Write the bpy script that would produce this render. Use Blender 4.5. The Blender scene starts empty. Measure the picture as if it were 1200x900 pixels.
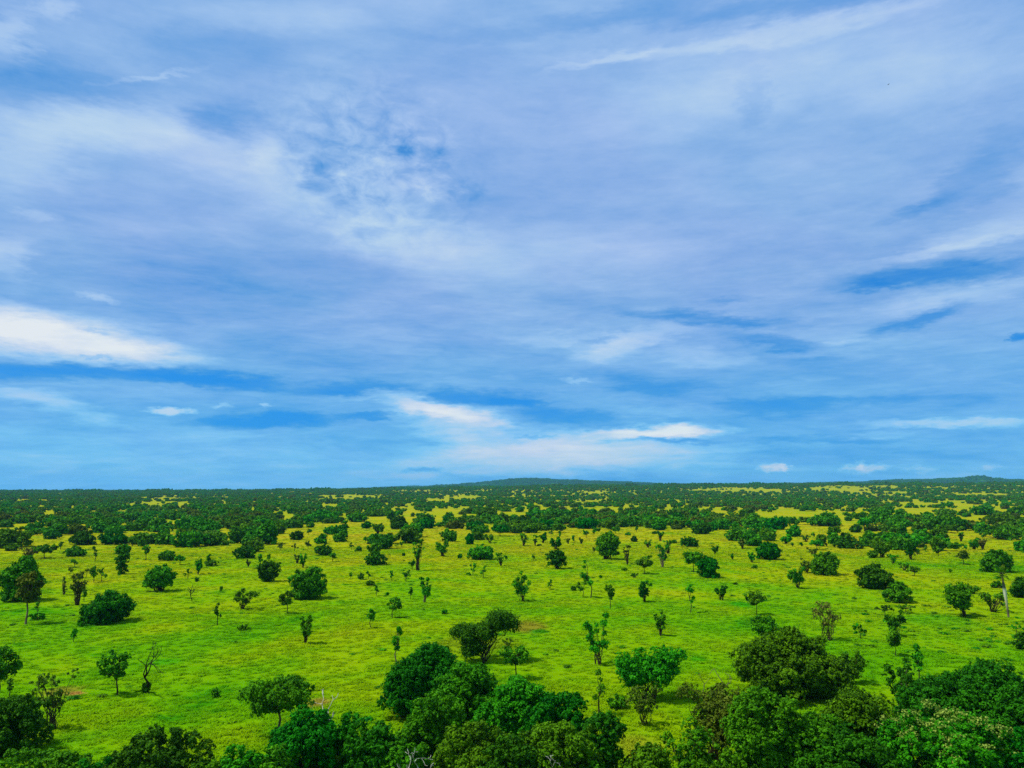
import bpy, math, random
import numpy as np
from mathutils import Vector

# ------------------------------------------------------------------ camera, sky, sun, exposure
sc = bpy.context.scene
CAM_H = 30.0                       # viewpoint on the edge of an escarpment, metres above the plain
FPX, CX, CY = 906.0, 600.0, 450.0  # focal length and centre in pixels of the 1200 x 900 photograph
HORIZON = 573.0
PITCH = math.atan((HORIZON - CY) / FPX)
cam_d = bpy.data.cameras.new('camera')
cam_d.sensor_width = 36.0
cam_d.lens = FPX / 1200.0 * 36.0
cam_d.clip_start = 0.5
cam_d.clip_end = 60000.0
cam = bpy.data.objects.new('camera', cam_d)
sc.collection.objects.link(cam)
cam.location = (0, 0, CAM_H)
cam.rotation_euler = (math.pi / 2 + PITCH, 0, 0)
sc.camera = cam
sc.view_settings.view_transform = 'Standard'
sc.view_settings.look = 'None'
sc.view_settings.gamma = 1.0
sc.view_settings.use_curve_mapping = False
sc.view_settings.exposure = 0.0
sc.render.engine = 'CYCLES'
sc.cycles.use_denoising = False
sc.cycles.max_bounces = 6
sc.cycles.diffuse_bounces = 3
sc.cycles.transmission_bounces = 3
sc.cycles.volume_bounces = 1
sc.cycles.sample_clamp_direct = 6.0
sc.cycles.sample_clamp_indirect = 4.0
sc.cycles.transparent_max_bounces = 8

SUN_EL, SUN_AZ = math.radians(58), math.radians(-98)   # azimuth from the view direction, to the left and a little behind
SUN_DIR = Vector((math.sin(SUN_AZ) * math.cos(SUN_EL), math.cos(SUN_AZ) * math.cos(SUN_EL), math.sin(SUN_EL)))
sun_d = bpy.data.lights.new('sun', 'SUN')
sun_d.energy = 4.3
sun_d.angle = math.radians(2.5)
sun_d.color = (1.0, 0.96, 0.88)
sun = bpy.data.objects.new('sun', sun_d)
sc.collection.objects.link(sun)
sun.rotation_euler = SUN_DIR.to_track_quat('Z', 'Y').to_euler()
sun.location = SUN_DIR * 300


def ray(x, y):
    """world direction of a pixel of the photograph"""
    a, v = x - CX, CY - y
    return np.array((a, FPX * math.cos(PITCH) - v * math.sin(PITCH), v * math.cos(PITCH) + FPX * math.sin(PITCH)))


def azel(x, y):
    d = ray(x, y)
    return math.atan2(d[0], d[1]), math.atan2(d[2], math.hypot(d[0], d[1]))


def lin(c):
    return tuple(((v / 255 + 0.055) / 1.055) ** 2.4 if v > 10 else v / 255 / 12.92 for v in c)


class NT:
    """small helper around a node tree"""
    def __init__(self, tree):
        self.t = tree

    def n(self, kind, **kw):
        nd = self.t.nodes.new(kind)
        for k, v in kw.items():
            setattr(nd, k, v)
        return nd

    def link(self, a, b):
        self.t.links.new(a, b)

    def put(self, sock, v):
        if isinstance(v, bpy.types.NodeSocket):
            self.link(v, sock)
        elif v is not None:
            if sock.type == 'RGBA' and len(v) == 3:
                v = (*v, 1)
            sock.default_value = v

    def math(self, op, a, b=None, c=None, clamp=False):
        nd = self.n('ShaderNodeMath', operation=op, use_clamp=clamp)
        self.put(nd.inputs[0], a)
        self.put(nd.inputs[1], b)
        self.put(nd.inputs[2], c)
        return nd.outputs[0]

    def vec(self, op, a, b=None):
        nd = self.n('ShaderNodeVectorMath', operation=op)
        self.put(nd.inputs[0], a)
        if b is not None:
            self.put(nd.inputs[3 if op == 'SCALE' else 1], b)
        return nd.outputs['Value'] if op in ('LENGTH', 'DOT_PRODUCT', 'DISTANCE') else nd.outputs[0]

    def mapping(self, v, loc=(0, 0, 0), rot=(0, 0, 0), scale=(1, 1, 1), kind='POINT'):
        nd = self.n('ShaderNodeMapping', vector_type=kind)
        self.put(nd.inputs['Vector'], v)
        nd.inputs['Location'].default_value = loc
        nd.inputs['Rotation'].default_value = rot
        nd.inputs['Scale'].default_value = scale
        return nd.outputs[0]

    def noise(self, v, scale, detail=4, rough=0.5, dist=0.0, dim='3D', col=False):
        nd = self.n('ShaderNodeTexNoise', noise_dimensions=dim)
        self.put(nd.inputs['Vector'], v)
        nd.inputs['Scale'].default_value = scale
        nd.inputs['Detail'].default_value = detail
        nd.inputs['Roughness'].default_value = rough
        nd.inputs['Distortion'].default_value = dist
        return nd.outputs['Color' if col else 'Fac']

    def rng(self, v, a, b, c=0.0, d=1.0, smooth=True):
        nd = self.n('ShaderNodeMapRange', interpolation_type='SMOOTHSTEP' if smooth else 'LINEAR')
        nd.clamp = True
        self.put(nd.inputs[0], v)
        for i, q in enumerate((a, b, c, d)):
            self.put(nd.inputs[1 + i], q)
        return nd.outputs[0]

    def mix(self, f, a, b, blend='MIX'):
        nd = self.n('ShaderNodeMix', data_type='RGBA', blend_type=blend)
        self.put(nd.inputs[0], f)
        self.put(nd.inputs[6], a)
        self.put(nd.inputs[7], b)
        return nd.outputs[2]

    def ramp(self, f, stops):
        nd = self.n('ShaderNodeValToRGB')
        e = nd.color_ramp.elements
        while len(e) < len(stops):
            e.new(0.5)
        for el, (p, c) in zip(e, stops):
            el.position = p
            el.color = (*c, 1)
        self.put(nd.inputs[0], f)
        return nd.outputs[0]


# brighter (+) and bluer (-) stretches of the cloud sheet: photograph x, y, half-length, half-height, slope, strength
CLOUDS = [
    (60, 394, 175, 25, -10, .9), (10, 385, 60, 16, -6, .2), (180, 415, 90, 9, -8, .22), (200, 481, 30, 4.5, -3, .62), (313, 476, 11, 3, 5, .4), (262, 476, 12, 3, 0, .3),
    (25, 462, 70, 10, -8, .36), (95, 484, 48, 12, -12, .26), (525, 482, 70, 13, -16, .6), (510, 494, 70, 24, -30, .26), (560, 508, 70, 28, -10, .32),
    (445, 461, 60, 5, 6, .25), (783, 504, 72, 9, 2, 1.0), (690, 510, 70, 8, 0, .5), (650, 520, 60, 8, 0, .25), (590, 541, 150, 24, 2, .42), (740, 531, 130, 21, 0, .42),
    (903, 547, 17, 6, 0, .62), (920, 549, 7, 5, 0, .45), (1012, 549, 28, 5, 0, .5), (1009, 544, 7, 6, 0, .3), (1078, 549, 20, 4, 0, .24), (1160, 547, 18, 3, 0, .25),
    (1110, 497, 120, 6, 2, .46), (1010, 512, 70, 5, 3, .2), (715, 410, 46, 13, 10, .36), (655, 398, 70, 9, 0, .25), (760, 392, 70, 9, 12, .22), (676, 445, 18, 3, 0, .25),
    (830, 418, 60, 12, -8, .22), (790, 480, 90, 8, 0, .2), (970, 412, 60, 7, 0, .2), (1110, 350, 130, 13, 9, .32), (1000, 400, 40, 5, 5, .2), (1150, 278, 90, 16, 15, .26), (1100, 295, 110, 8, 10, .24),
    (1000, 90, 260, 66, 4, .26), (900, 42, 270, 11, 10, .26), (700, 72, 70, 6, 12, .22), (760, 130, 160, 40, 8, .14), (110, 150, 140, 30, -2, .34), (20, 190, 70, 40, 0, .22), (250, 185, 160, 30, -12, .12),
    (340, 228, 210, 36, -28, .2), (500, 285, 130, 34, -18, .22), (15, 40, 40, 26, -40, .3), (66, 10, 26, 14, 0, .25), (310, 20, 150, 24, 0, .14), (10, 300, 36, 30, 0, .3),
    (45, 252, 30, 7, -10, .2), (115, 349, 22, 5, -14, .3), (150, 85, 60, 10, -10, .12), (170, 88, 60, 5, 10, .2), (315, 180, 26, 24, 30, .22), (640, 300, 160, 40, 0, .1), (470, 215, 60, 40, -30, .2), (690, 300, 120, 36, 8, .08),
    (90, 100, 150, 34, -3, -.26), (250, 60, 90, 36, 0, -.14), (262, 140, 48, 22, 0, -.3), (474, 172, 15, 15, 40, -.24), (505, 182, 18, 15, 0, -.16), (546, 226, 24, 17, 0, -.2), (434, 272, 26, 10, 0, -.24),
    (385, 215, 55, 26, -55, -.24), (520, 60, 110, 50, 20, -.12), (700, 25, 190, 13, 10, -.14), (905, 12, 240, 13, 8, -.2), (884, 116, 22, 32, -10, -.2), (1128, 222, 62, 24, 38, -.22), (1075, 246, 46, 10, 22, -.2),
    (1105, 322, 140, 12, 5, -.4), (1030, 336, 42, 7, 5, -.26), (1085, 374, 70, 11, 20, -.34), (1196, 394, 14, 6, 0, -.5), (1180, 170, 40, 30, 0, -.12), (835, 374, 120, 8, -3, -.36), (905, 398, 80, 9, -8, -.3), (850, 352, 40, 5, 8, -.2),
    (280, 330, 240, 46, 0, -.13), (120, 437, 190, 11, -3, -.42), (270, 447, 90, 8, 0, -.28), (115, 388, 20, 3, -8, -.3), (118, 418, 26, 3, 0, -.35), (310, 492, 80, 10, 1, -.6), (430, 454, 90, 9, 0, -.3), (550, 463, 100, 9, -2, -.4), (612, 472, 34, 5, 0, -.3),
    (440, 486, 46, 4, 4, -.36), (665, 488, 70, 11, -5, -.3), (905, 478, 90, 12, 0, -.26), (770, 452, 70, 10, 0, -.2), (970, 516, 90, 6, 0, -.3), (1050, 468, 120, 7, 0, -.12), (775, 516, 80, 4, 0, -.42), (495, 550, 24, 3, 4, -.4), (630, 512, 26, 3, 0, -.3), (720, 440, 60, 8, 0, -.16), (700, 400, 30, 4, 8, -.2),
    (990, 470, 60, 6, 0, -.1), (200, 540, 300, 34, 0, .06), (620, 562, 160, 7, 0, -.2), (960, 535, 160, 10, 0, -.16),
]

world = bpy.data.worlds.new('World')
sc.world = world
world.use_nodes = True
wt = NT(world.node_tree)
for nd in list(world.node_tree.nodes):
    world.node_tree.nodes.remove(nd)
world.cycles.sampling_method = 'NONE'      # an even, cloudy sky needs no importance map
w_out = wt.n('ShaderNodeOutputWorld')
w_bg = wt.n('ShaderNodeBackground')
SKY_STRENGTH = 0.1
w_bg.inputs['Strength'].default_value = SKY_STRENGTH
wt.link(w_bg.outputs[0], w_out.inputs['Surface'])
tc = wt.n('ShaderNodeTexCoord')
sep = wt.n('ShaderNodeSeparateXYZ')
wt.link(tc.outputs['Generated'], sep.inputs[0])
dx, dy, dz = sep.outputs
sky = wt.n('ShaderNodeTexSky', sky_type='NISHITA')
sky.sun_disc = False
sky.sun_elevation = SUN_EL
sky.sun_rotation = SUN_AZ
sky.altitude = 200
sky.air_density = 1.0
sky.dust_density = 0.3
sky.ozone_density = 3.0
zc = wt.math('MAXIMUM', dz, 0.0)
az = wt.math('ARCTAN2', dx, dy)
el = wt.math('ARCSINE', dz)
# cloud-sheet coordinates: the sheet overhead seen in perspective
inv = wt.math('DIVIDE', 1.0, wt.math('ADD', zc, 0.16))
cmb = wt.n('ShaderNodeCombineXYZ')
wt.put(cmb.inputs[0], wt.math('MULTIPLY', dx, inv))
wt.put(cmb.inputs[1], wt.math('MULTIPLY', dy, inv))
P = cmb.outputs[0]
cm2 = wt.n('ShaderNodeCombineXYZ')
wt.put(cm2.inputs[0], az)
wt.put(cm2.inputs[1], el)
Q = cm2.outputs[0]
# wispy warp of the outlines
Qs = wt.mapping(Q, scale=(7, 26, 1))
wa = wt.vec('SUBTRACT', wt.noise(Qs, 1.0, 5, 0.6, col=True), (0.5, 0.5, 0.5))
Qf = wt.mapping(Q, rot=(0, 0, 0.12), scale=(30, 105, 1))
wb = wt.vec('SUBTRACT', wt.noise(Qf, 1.0, 5, 0.65, col=True), (0.5, 0.5, 0.5))
ws = wt.vec('SUBTRACT', wt.noise(wt.mapping(Q, scale=(55, 120, 1)), 1.0, 5, 0.6, col=True), (0.5, 0.5, 0.5))
Qsm = wt.vec('ADD', Q, wt.vec('MULTIPLY', ws, (0.050, 0.018, 0)))
Qw = wt.vec('ADD', Q, wt.vec('MULTIPLY', wa, (0.13, 0.032, 0)))
Qw = wt.vec('ADD', Qw, wt.vec('MULTIPLY', wb, (0.060, 0.018, 0)))
b = None
# broad sheet: soft lumps, streaks, fine fibres
n1 = wt.noise(wt.mapping(P, loc=(3.1, 1.7, 0), rot=(0, 0, 0.25), scale=(1.0, 1.5, 1)), 1.3, 9, 0.62, 0.4)
n2 = wt.noise(wt.mapping(Q, rot=(0, 0, 0.06), scale=(3.2, 17, 1)), 1.0, 7, 0.58, 0.7)
n3 = wt.noise(wt.mapping(Q, rot=(0, 0, 0.10), scale=(11, 60, 1)), 1.0, 6, 0.62, 0.5)
n4 = wt.noise(wt.mapping(P, rot=(0, 0, -0.5), scale=(1, 1.15, 1)), 5.0, 8, 0.66, 0.2)
n5 = wt.noise(wt.mapping(Q, rot=(0, 0, -0.05), scale=(24, 150, 1)), 1.0, 6, 0.62, 0.8)
hi = wt.rng(el, 0.03, 0.32)                     # 0 near the horizon, 1 overhead
b = wt.math('MULTIPLY_ADD', wt.rng(el, 0.0, 0.12), -0.17, wt.math('MULTIPLY_ADD', hi, 0.15, 0.60))
b = wt.math('ADD', b, wt.math('MULTIPLY', wt.math('SUBTRACT', n1, 0.5), 0.50))
b = wt.math('ADD', b, wt.math('MULTIPLY', wt.math('SUBTRACT', n5, 0.5), wt.rng(el, 0.12, 0.38, 0.30, 0.06)))
amp2 = wt.rng(el, 0.05, 0.45, 0.5, 0.14)
b = wt.math('ADD', b, wt.math('MULTIPLY', wt.math('SUBTRACT', n2, 0.5), amp2))
b = wt.math('ADD', b, wt.math('MULTIPLY', wt.math('SUBTRACT', n3, 0.5), wt.rng(el, 0.08, 0.45, 0.34, 0.16)))
b = wt.math('ADD', b, wt.math('MULTIPLY', wt.math('SUBTRACT', n4, 0.5), wt.rng(el, 0.1, 0.45, 0.14, 0.42)))


sepq = wt.n('ShaderNodeSeparateXYZ')
wt.link(Qw, sepq.inputs[0])
seps = wt.n('ShaderNodeSeparateXYZ')
wt.link(Qsm, seps.inputs[0])


def ellipse(x, y, rx, ry, deg, chain, edge=0.15):
    # the running sum rides along as z (scaled away) so that the shapes are evaluated one after the other
    sp_ = seps if rx < 36 else sepq
    cb_ = wt.n('ShaderNodeCombineXYZ')
    wt.link(sp_.outputs[0], cb_.inputs[0])
    wt.link(sp_.outputs[1], cb_.inputs[1])
    wt.link(chain, cb_.inputs[2])
    a0, e0 = azel(x, y)
    th_ = math.radians(deg)
    a1, e1 = azel(x + math.cos(th_), y - math.sin(th_))
    a2, e2 = azel(x - math.sin(th_), y - math.cos(th_))
    m = wt.mapping(cb_.outputs[0], loc=(a0, e0, 0), rot=(0, 0, math.atan2(e1 - e0, a1 - a0)), scale=(rx * 1.4 * math.hypot(a1 - a0, e1 - e0), ry * 1.4 * math.hypot(a2 - a0, e2 - e0), 1e7), kind='TEXTURE')
    return wt.rng(wt.vec('LENGTH', m), 1.0, edge)


for (x, y, rx, ry, deg, s) in CLOUDS:
    f = ellipse(x, y, rx, ry, deg, b)
    b = wt.math('MULTIPLY_ADD', f, s * 0.9, b)
# mackerel patch
dap = ellipse(435, 195, 130, 100, -20, b)
nd_ = wt.noise(wt.mapping(Q, rot=(0, 0, 0.6), scale=(30, 50, 1)), 1.0, 5, 0.6, 0.5)
b = wt.math('ADD', b, wt.math('MULTIPLY', wt.math('MULTIPLY', wt.math('SUBTRACT', nd_, 0.48), 1.25), dap))
# colours: Nishita blue in the gaps, blue-grey to white sheet
K = 1.0 / SKY_STRENGTH
def kc(c, k=1.0):
    return tuple(v * k for v in lin(c))
cl = wt.ramp(wt.math('MULTIPLY', b, 0.7), [(0.0, kc((30, 136, 224))), (0.18, kc((84, 151, 220))), (0.35, kc((128, 171, 227))), (0.52, kc((160, 192, 236))), (0.70, kc((188, 211, 238))), (0.98, kc((228, 237, 241)))])
hz = wt.rng(el, 0.0, 0.28, 1.0, 0.0)
hz = wt.math('MULTIPLY', hz, wt.rng(b, 1.15, 0.6))
tint = wt.mix(hz, (1.0, 1.0, 1.0), (0.60, 1.13, 1.12))
cl = wt.mix(1.0, cl, tint, 'MULTIPLY')
nt_ = wt.noise(wt.mapping(P, loc=(9, 4, 0)), 1.6, 4, 0.5)
cl = wt.mix(1.0, cl, wt.mix(wt.rng(nt_, 0.35, 0.65), (0.96, 1.012, 1.0), (1.025, 0.995, 1.005)), 'MULTIPLY')
cl = wt.vec('SCALE', cl, K)
clear = wt.mix(1.0, sky.outputs[0], (0.14, 0.66, 1.30), 'MULTIPLY')
cover = wt.rng(b, 0.02, 0.40)
cover = wt.math('MULTIPLY_ADD', cover, 0.35, 0.65)
wt.link(wt.mix(cover, clear, cl), w_bg.inputs['Color'])

# ------------------------------------------------------------------ terrain
RNG = np.random.default_rng(11)
_ph = RNG.uniform(0, 6.28, 24)


def px_az(x):
    return math.atan2(x - CX, FPX * math.cos(PITCH) - (CY - HORIZON) * math.sin(PITCH))


# skyline of the far ridges: photograph x -> y of the crest
_CX = np.array([-400, 0, 130, 260, 333, 400, 450, 500, 540, 580, 600, 620, 640, 665, 700, 730, 760, 800, 900, 1000, 1050, 1100, 1130, 1150, 1165, 1180, 1200, 1260, 1400, 1700], float)
_CYv = np.array([576, 576, 575.3, 575, 574, 573, 571, 569.5, 567.5, 563.5, 561.5, 560.5, 561.2, 562.5, 564, 564.6, 566.4, 567.4, 567, 565.6, 563.6, 563, 561.8, 560.4, 562, 563.6, 564, 564.6, 567, 572], float)
_AZ = np.array([px_az(x) for x in _CX])


def smooth(t):
    t = np.clip(t, 0, 1)
    return t * t * (3 - 2 * t)


RIDGE = 10500.0
RISE = 4300.0
_RY = np.interp(_CX, [-400, 200, 400, 520, 620, 800, 1000, 1200, 1700], [575.4, 575.2, 573.6, 571.5, 569.2, 568.6, 567.4, 567.4, 570])


def terrain(x, y):
    x = np.asarray(x, float)
    y = np.asarray(y, float)
    r = np.hypot(x, y)
    a = np.arctan2(x, y)
    p = _ph
    und = (np.sin(x / 31 + p[0]) * np.cos(y / 37 + p[1]) * 0.28 + np.sin(x / 83 + y / 120 + p[2]) * 0.4) * smooth((r - 60) / 60) * (1 - smooth((r - 1500) / 2000))
    # far ridges
    cy = np.interp(a, _AZ, _CYv)
    hgt = (HORIZON - cy) / FPX * RIDGE * np.cos(np.clip(a, -0.9, 0.9)) ** 0 + CAM_H - 7
    hgt = hgt + (np.sin(a * 190 + p[3]) + np.sin(a * 83 + p[4])) * 1.5
    ridge = np.maximum(hgt, 0) * np.exp(-((r - RIDGE) / np.where(r < RIDGE, 1500.0, 2600.0)) ** 2)
    rise = np.maximum((HORIZON - np.interp(a, _AZ, _RY)) / FPX * RISE + CAM_H - 6.5 + np.sin(a * 71 + p[5]) * 1.5 + np.sin(a * 160 + p[6]), 0) * np.where(r < RISE, np.exp(-((r - RISE) / 1500.0) ** 2), np.exp(-((r - RISE) / 2500.0) ** 2))
    ridge = np.maximum(ridge, rise)
    # the escarpment the picture is taken from
    esc = (CAM_H - 1.7) * (1 - np.clip((y - 1.5) / 58, 0, 1)) ** 1.6 * smooth((900 - np.abs(x)) / 400)
    esc = esc + 0.0
    return und + ridge + esc


def hit(x, y):
    """ground point of a pixel (flat plain)"""
    d = ray(x, y)
    t = CAM_H / -d[2]
    return d[0] * t, d[1] * t


# ------------------------------------------------------------------ mesh helpers
def mesh_np(name, V, F, mat, rnd=None, smooth_=False):
    me = bpy.data.meshes.new(name)
    V = np.ascontiguousarray(V, np.float32)
    F = np.ascontiguousarray(F, np.int32)
    k = F.shape[1]
    me.vertices.add(len(V))
    me.vertices.foreach_set('co', V.ravel())
    me.loops.add(F.size)
    me.loops.foreach_set('vertex_index', F.ravel())
    me.polygons.add(len(F))
    me.polygons.foreach_set('loop_start', np.arange(0, F.size, k, dtype=np.int32))
    if smooth_:
        me.polygons.foreach_set('use_smooth', np.ones(len(F), bool))
    if rnd is not None:
        at = me.attributes.new('rnd', 'FLOAT', 'FACE')
        at.data.foreach_set('value', np.ascontiguousarray(rnd, np.float32))
    me.update(calc_edges=True)
    me.materials.append(mat)
    return me


def put(name, me, parent=None, loc=None):
    o = bpy.data.objects.new(name, me)
    sc.collection.objects.link(o)
    if parent is not None:
        o.parent = parent
    if loc is not None:
        o.location = loc
    return o


def unit(v):
    return v / np.maximum(np.linalg.norm(v, axis=-1, keepdims=True), 1e-9)


def leaves(c, n, size, rng, aspect=0.62):
    """rhombic, slightly folded leaves at centres c with normals n"""
    N = len(c)
    n = unit(n)
    t = unit(np.cross(n, rng.normal(size=(N, 3))))
    bb = np.cross(n, t)
    l = (size * rng.uniform(0.7, 1.3, N))[:, None] * 0.5
    V = np.empty((N, 4, 3))
    V[:, 0] = c - t * l
    V[:, 1] = c + bb * l * aspect + n * l * 0.25
    V[:, 2] = c + t * l
    V[:, 3] = c - bb * l * aspect + n * l * 0.25
    return V.reshape(-1, 3), np.arange(N * 4).reshape(N, 4)


class Tubes:
    def __init__(self):
        self.V, self.F, self.k = [], [], 0

    def add(self, P, R, s=5):
        P = np.asarray(P, float)
        R = np.asarray(R, float)
        T = unit(np.gradient(P, axis=0))
        ref = np.array((0.31, 0.17, 0.93)) if abs(T[0][2]) < 0.8 else np.array((0.9, 0.4, 0.1))
        A = unit(np.cross(T, ref))
        B = np.cross(T, A)
        an = np.arange(s) * 2 * math.pi / s
        ring = P[:, None] + (A[:, None] * np.cos(an)[None, :, None] + B[:, None] * np.sin(an)[None, :, None]) * R[:, None, None]
        m = len(P)
        idx = self.k + np.arange(m * s).reshape(m, s)
        a, b_ = idx[:-1], idx[1:]
        self.V.append(ring.reshape(-1, 3))
        self.F.append(np.stack([a, np.roll(a, -1, 1), np.roll(b_, -1, 1), b_], -1).reshape(-1, 4))
        self.k += m * s

    def mesh(self, name, mat):
        return mesh_np(name, np.concatenate(self.V), np.concatenate(self.F), mat, smooth_=True)


def curve_pts(a, b_, sag, rng, k=5, wob=0.04):
    """curved limb from a to b_ that first climbs"""
    a, b_ = np.asarray(a, float), np.asarray(b_, float)
    mid = a * 0.5 + b_ * 0.5
    mid[:2] = a[:2] * (0.5 + sag) + b_[:2] * (0.5 - sag)
    t = np.linspace(0, 1, k)[:, None]
    P = (1 - t) ** 2 * a + 2 * t * (1 - t) * mid + t ** 2 * b_
    L = np.linalg.norm(b_ - a)
    P[1:-1] += rng.normal(size=(k - 2, 3)) * wob * L
    return P


# ------------------------------------------------------------------ materials
def new_mat(name):
    m = bpy.data.materials.new(name)
    m.use_nodes = True
    for nd in list(m.node_tree.nodes):
        m.node_tree.nodes.remove(nd)
    t = NT(m.node_tree)
    out = t.n('ShaderNodeOutputMaterial')
    return m, t, out


def leaf_mat(name, ca, cb, spread=0.4, trans=0.22):
    m, t, out = new_mat(name)
    at = t.n('ShaderNodeAttribute')
    at.attribute_name = 'rnd'
    oi = t.n('ShaderNodeObjectInfo')
    col = t.mix(at.outputs['Fac'], ca, cb)
    v = t.math('MULTIPLY_ADD', at.outputs['Fac'], spread, 1 - spread * 0.5)
    v = t.math('MULTIPLY', v, t.math('MULTIPLY_ADD', oi.outputs['Random'], 0.4, 0.8))
    hs = t.n('ShaderNodeHueSaturation')
    t.put(hs.inputs['Hue'], t.math('MULTIPLY_ADD', oi.outputs['Random'], 0.05, 0.475))
    t.put(hs.inputs['Value'], v)
    t.put(hs.inputs['Color'], col)
    pr = t.n('ShaderNodeBsdfPrincipled')
    t.link(hs.outputs[0], pr.inputs['Base Color'])
    pr.inputs['Roughness'].default_value = 0.6
    pr.inputs['Specular IOR Level'].default_value = 0.04
    tr = t.n('ShaderNodeBsdfTranslucent')
    t.link(hs.outputs[0], tr.inputs['Color'])
    mx = t.n('ShaderNodeMixShader')
    mx.inputs[0].default_value = trans
    t.link(pr.outputs[0], mx.inputs[1])
    t.link(tr.outputs[0], mx.inputs[2])
    t.link(mx.outputs[0], out.inputs['Surface'])
    return m


def bark_mat(name, ca, cb, scale=3.0):
    m, t, out = new_mat(name)
    tcn = t.n('ShaderNodeTexCoord')
    nz = t.noise(t.mapping(tcn.outputs['Object'], scale=(1, 1, 0.35)), scale, 5, 0.65)
    col = t.mix(t.rng(nz, 0.35, 0.65), ca, cb)
    pr = t.n('ShaderNodeBsdfPrincipled')
    t.link(col, pr.inputs['Base Color'])
    pr.inputs['Roughness'].default_value = 0.9
    pr.inputs['Specular IOR Level'].default_value = 0.1
    bp = t.n('ShaderNodeBump')
    bp.inputs['Strength'].default_value = 0.5
    t.link(nz, bp.inputs['Height'])
    t.link(bp.outputs[0], pr.inputs['Normal'])
    t.link(pr.outputs[0], out.inputs['Surface'])
    return m


LEAF = {
    'n': leaf_mat('leaf_green', (0.012, 0.115, 0.001), (0.110, 0.360, 0.003)),
    'd': leaf_mat('leaf_dark_green', (0.006, 0.080, 0.001), (0.046, 0.240, 0.003)),
    'l': leaf_mat('leaf_light_green', (0.018, 0.140, 0.001), (0.125, 0.350, 0.004)),
    'o': leaf_mat('leaf_olive', (0.034, 0.105, 0.003), (0.150, 0.225, 0.012)),
    't': leaf_mat('leaf_tan', (0.080, 0.095, 0.010), (0.230, 0.200, 0.030)),
    'y': leaf_mat('leaf_fresh_tips', (0.110, 0.230, 0.008), (0.330, 0.400, 0.060)),
}
BARK = bark_mat('bark_brown', (0.030, 0.022, 0.010), (0.090, 0.065, 0.030))
BARK_PALE = bark_mat('bark_pale', (0.10, 0.075, 0.035), (0.24, 0.19, 0.10))
BARK_DEAD = bark_mat('bark_bleached', (0.22, 0.20, 0.15), (0.58, 0.55, 0.46))
BARK_DARK = bark_mat('bark_dark', (0.012, 0.012, 0.006), (0.04, 0.032, 0.016))

# ------------------------------------------------------------------ grass colour by place (shared by the soil sheet and the tufts)
gg = bpy.data.node_groups.new('grass_colour', 'ShaderNodeTree')
gg.interface.new_socket('Position', in_out='INPUT', socket_type='NodeSocketVector')
gg.interface.new_socket('Color', in_out='OUTPUT', socket_type='NodeSocketColor')
g = NT(gg)
gi = g.n('NodeGroupInput')
go = g.n('NodeGroupOutput')
pos = g.vec('MULTIPLY', gi.outputs[0], (1, 1, 0))
na = g.noise(pos, 0.012, 4, 0.55, 0.6)
nb = g.noise(g.mapping(pos, loc=(40, 7, 0)), 0.045, 5, 0.6, 0.4)
nc = g.noise(pos, 0.28, 4, 0.6)
nd2 = g.noise(pos, 1.6, 3, 0.6)
sepg = g.n('ShaderNodeSeparateXYZ')
g.link(pos, sepg.inputs[0])
far = g.rng(sepg.outputs[1], 160, 520)
woodfloor = g.rng(g.vec('LENGTH', pos), 3600, 7000)
f1 = g.math('ADD', g.math('MULTIPLY_ADD', na, 1.05, -0.10), g.math('MULTIPLY', g.math('SUBTRACT', nb, 0.5), 0.75))
f1 = g.math('ADD', f1, g.math('MULTIPLY_ADD', far, 0.40, -0.06))
c = g.ramp(f1, [(0.06, (0.046, 0.225, 0.001)), (0.30, (0.112, 0.275, 0.001)), (0.48, (0.182, 0.290, 0.001)), (0.68, (0.255, 0.298, 0.002)), (0.98, (0.345, 0.300, 0.006))])
# lush dark tussocks and low herbs
lush = g.rng(g.math('ADD', nb, g.math('MULTIPLY', g.math('SUBTRACT', nc, 0.5), 0.6)), 0.40, 0.22)
c = g.mix(g.math('MULTIPLY', lush, 0.7), c, (0.020, 0.190, 0.002))
v = g.math('MULTIPLY_ADD', nc, 0.55, 0.75)
v = g.math('MULTIPLY', v, g.math('MULTIPLY_ADD', nd2, 0.35, 0.85))
c = g.mix(1.0, c, v, 'MULTIPLY')
c = g.mix(woodfloor, c, (0.030, 0.120, 0.004))
PATCH = [  # bare, differently grown or simply greener spots: x, y, half width, half depth in photo pixels, colour, strength
    (88, 809, 12, 3, (0.42, 0.22, 0.05), 0.9), (72, 806, 22, 6, (0.24, 0.20, 0.02), 0.7), (372, 821, 15, 6, (0.30, 0.22, 0.03), 0.8), (618, 733, 24, 7, (0.20, 0.17, 0.012), 0.85),
    (632, 739, 12, 2.5, (0.02, 0.20, 0.003), 0.8), (868, 708, 12, 3.5, (0.03, 0.26, 0.003), 0.85), (818, 772, 10, 3, (0.03, 0.26, 0.003), 0.7), (1100, 728, 50, 9, (0.03, 0.25, 0.003), 0.55),
    (195, 772, 20, 4, (0.03, 0.26, 0.003), 0.5), (25, 753, 14, 2.5, (0.02, 0.2, 0.003), 0.6), (90, 860, 40, 10, (0.06, 0.25, 0.003), 0.5), (560, 752, 60, 12, (0.22, 0.22, 0.005), 0.5), (750, 875, 30, 16, (0.26, 0.25, 0.01), 0.6), (330, 855, 30, 9, (0.05, 0.25, 0.003), 0.5),
]
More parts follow.
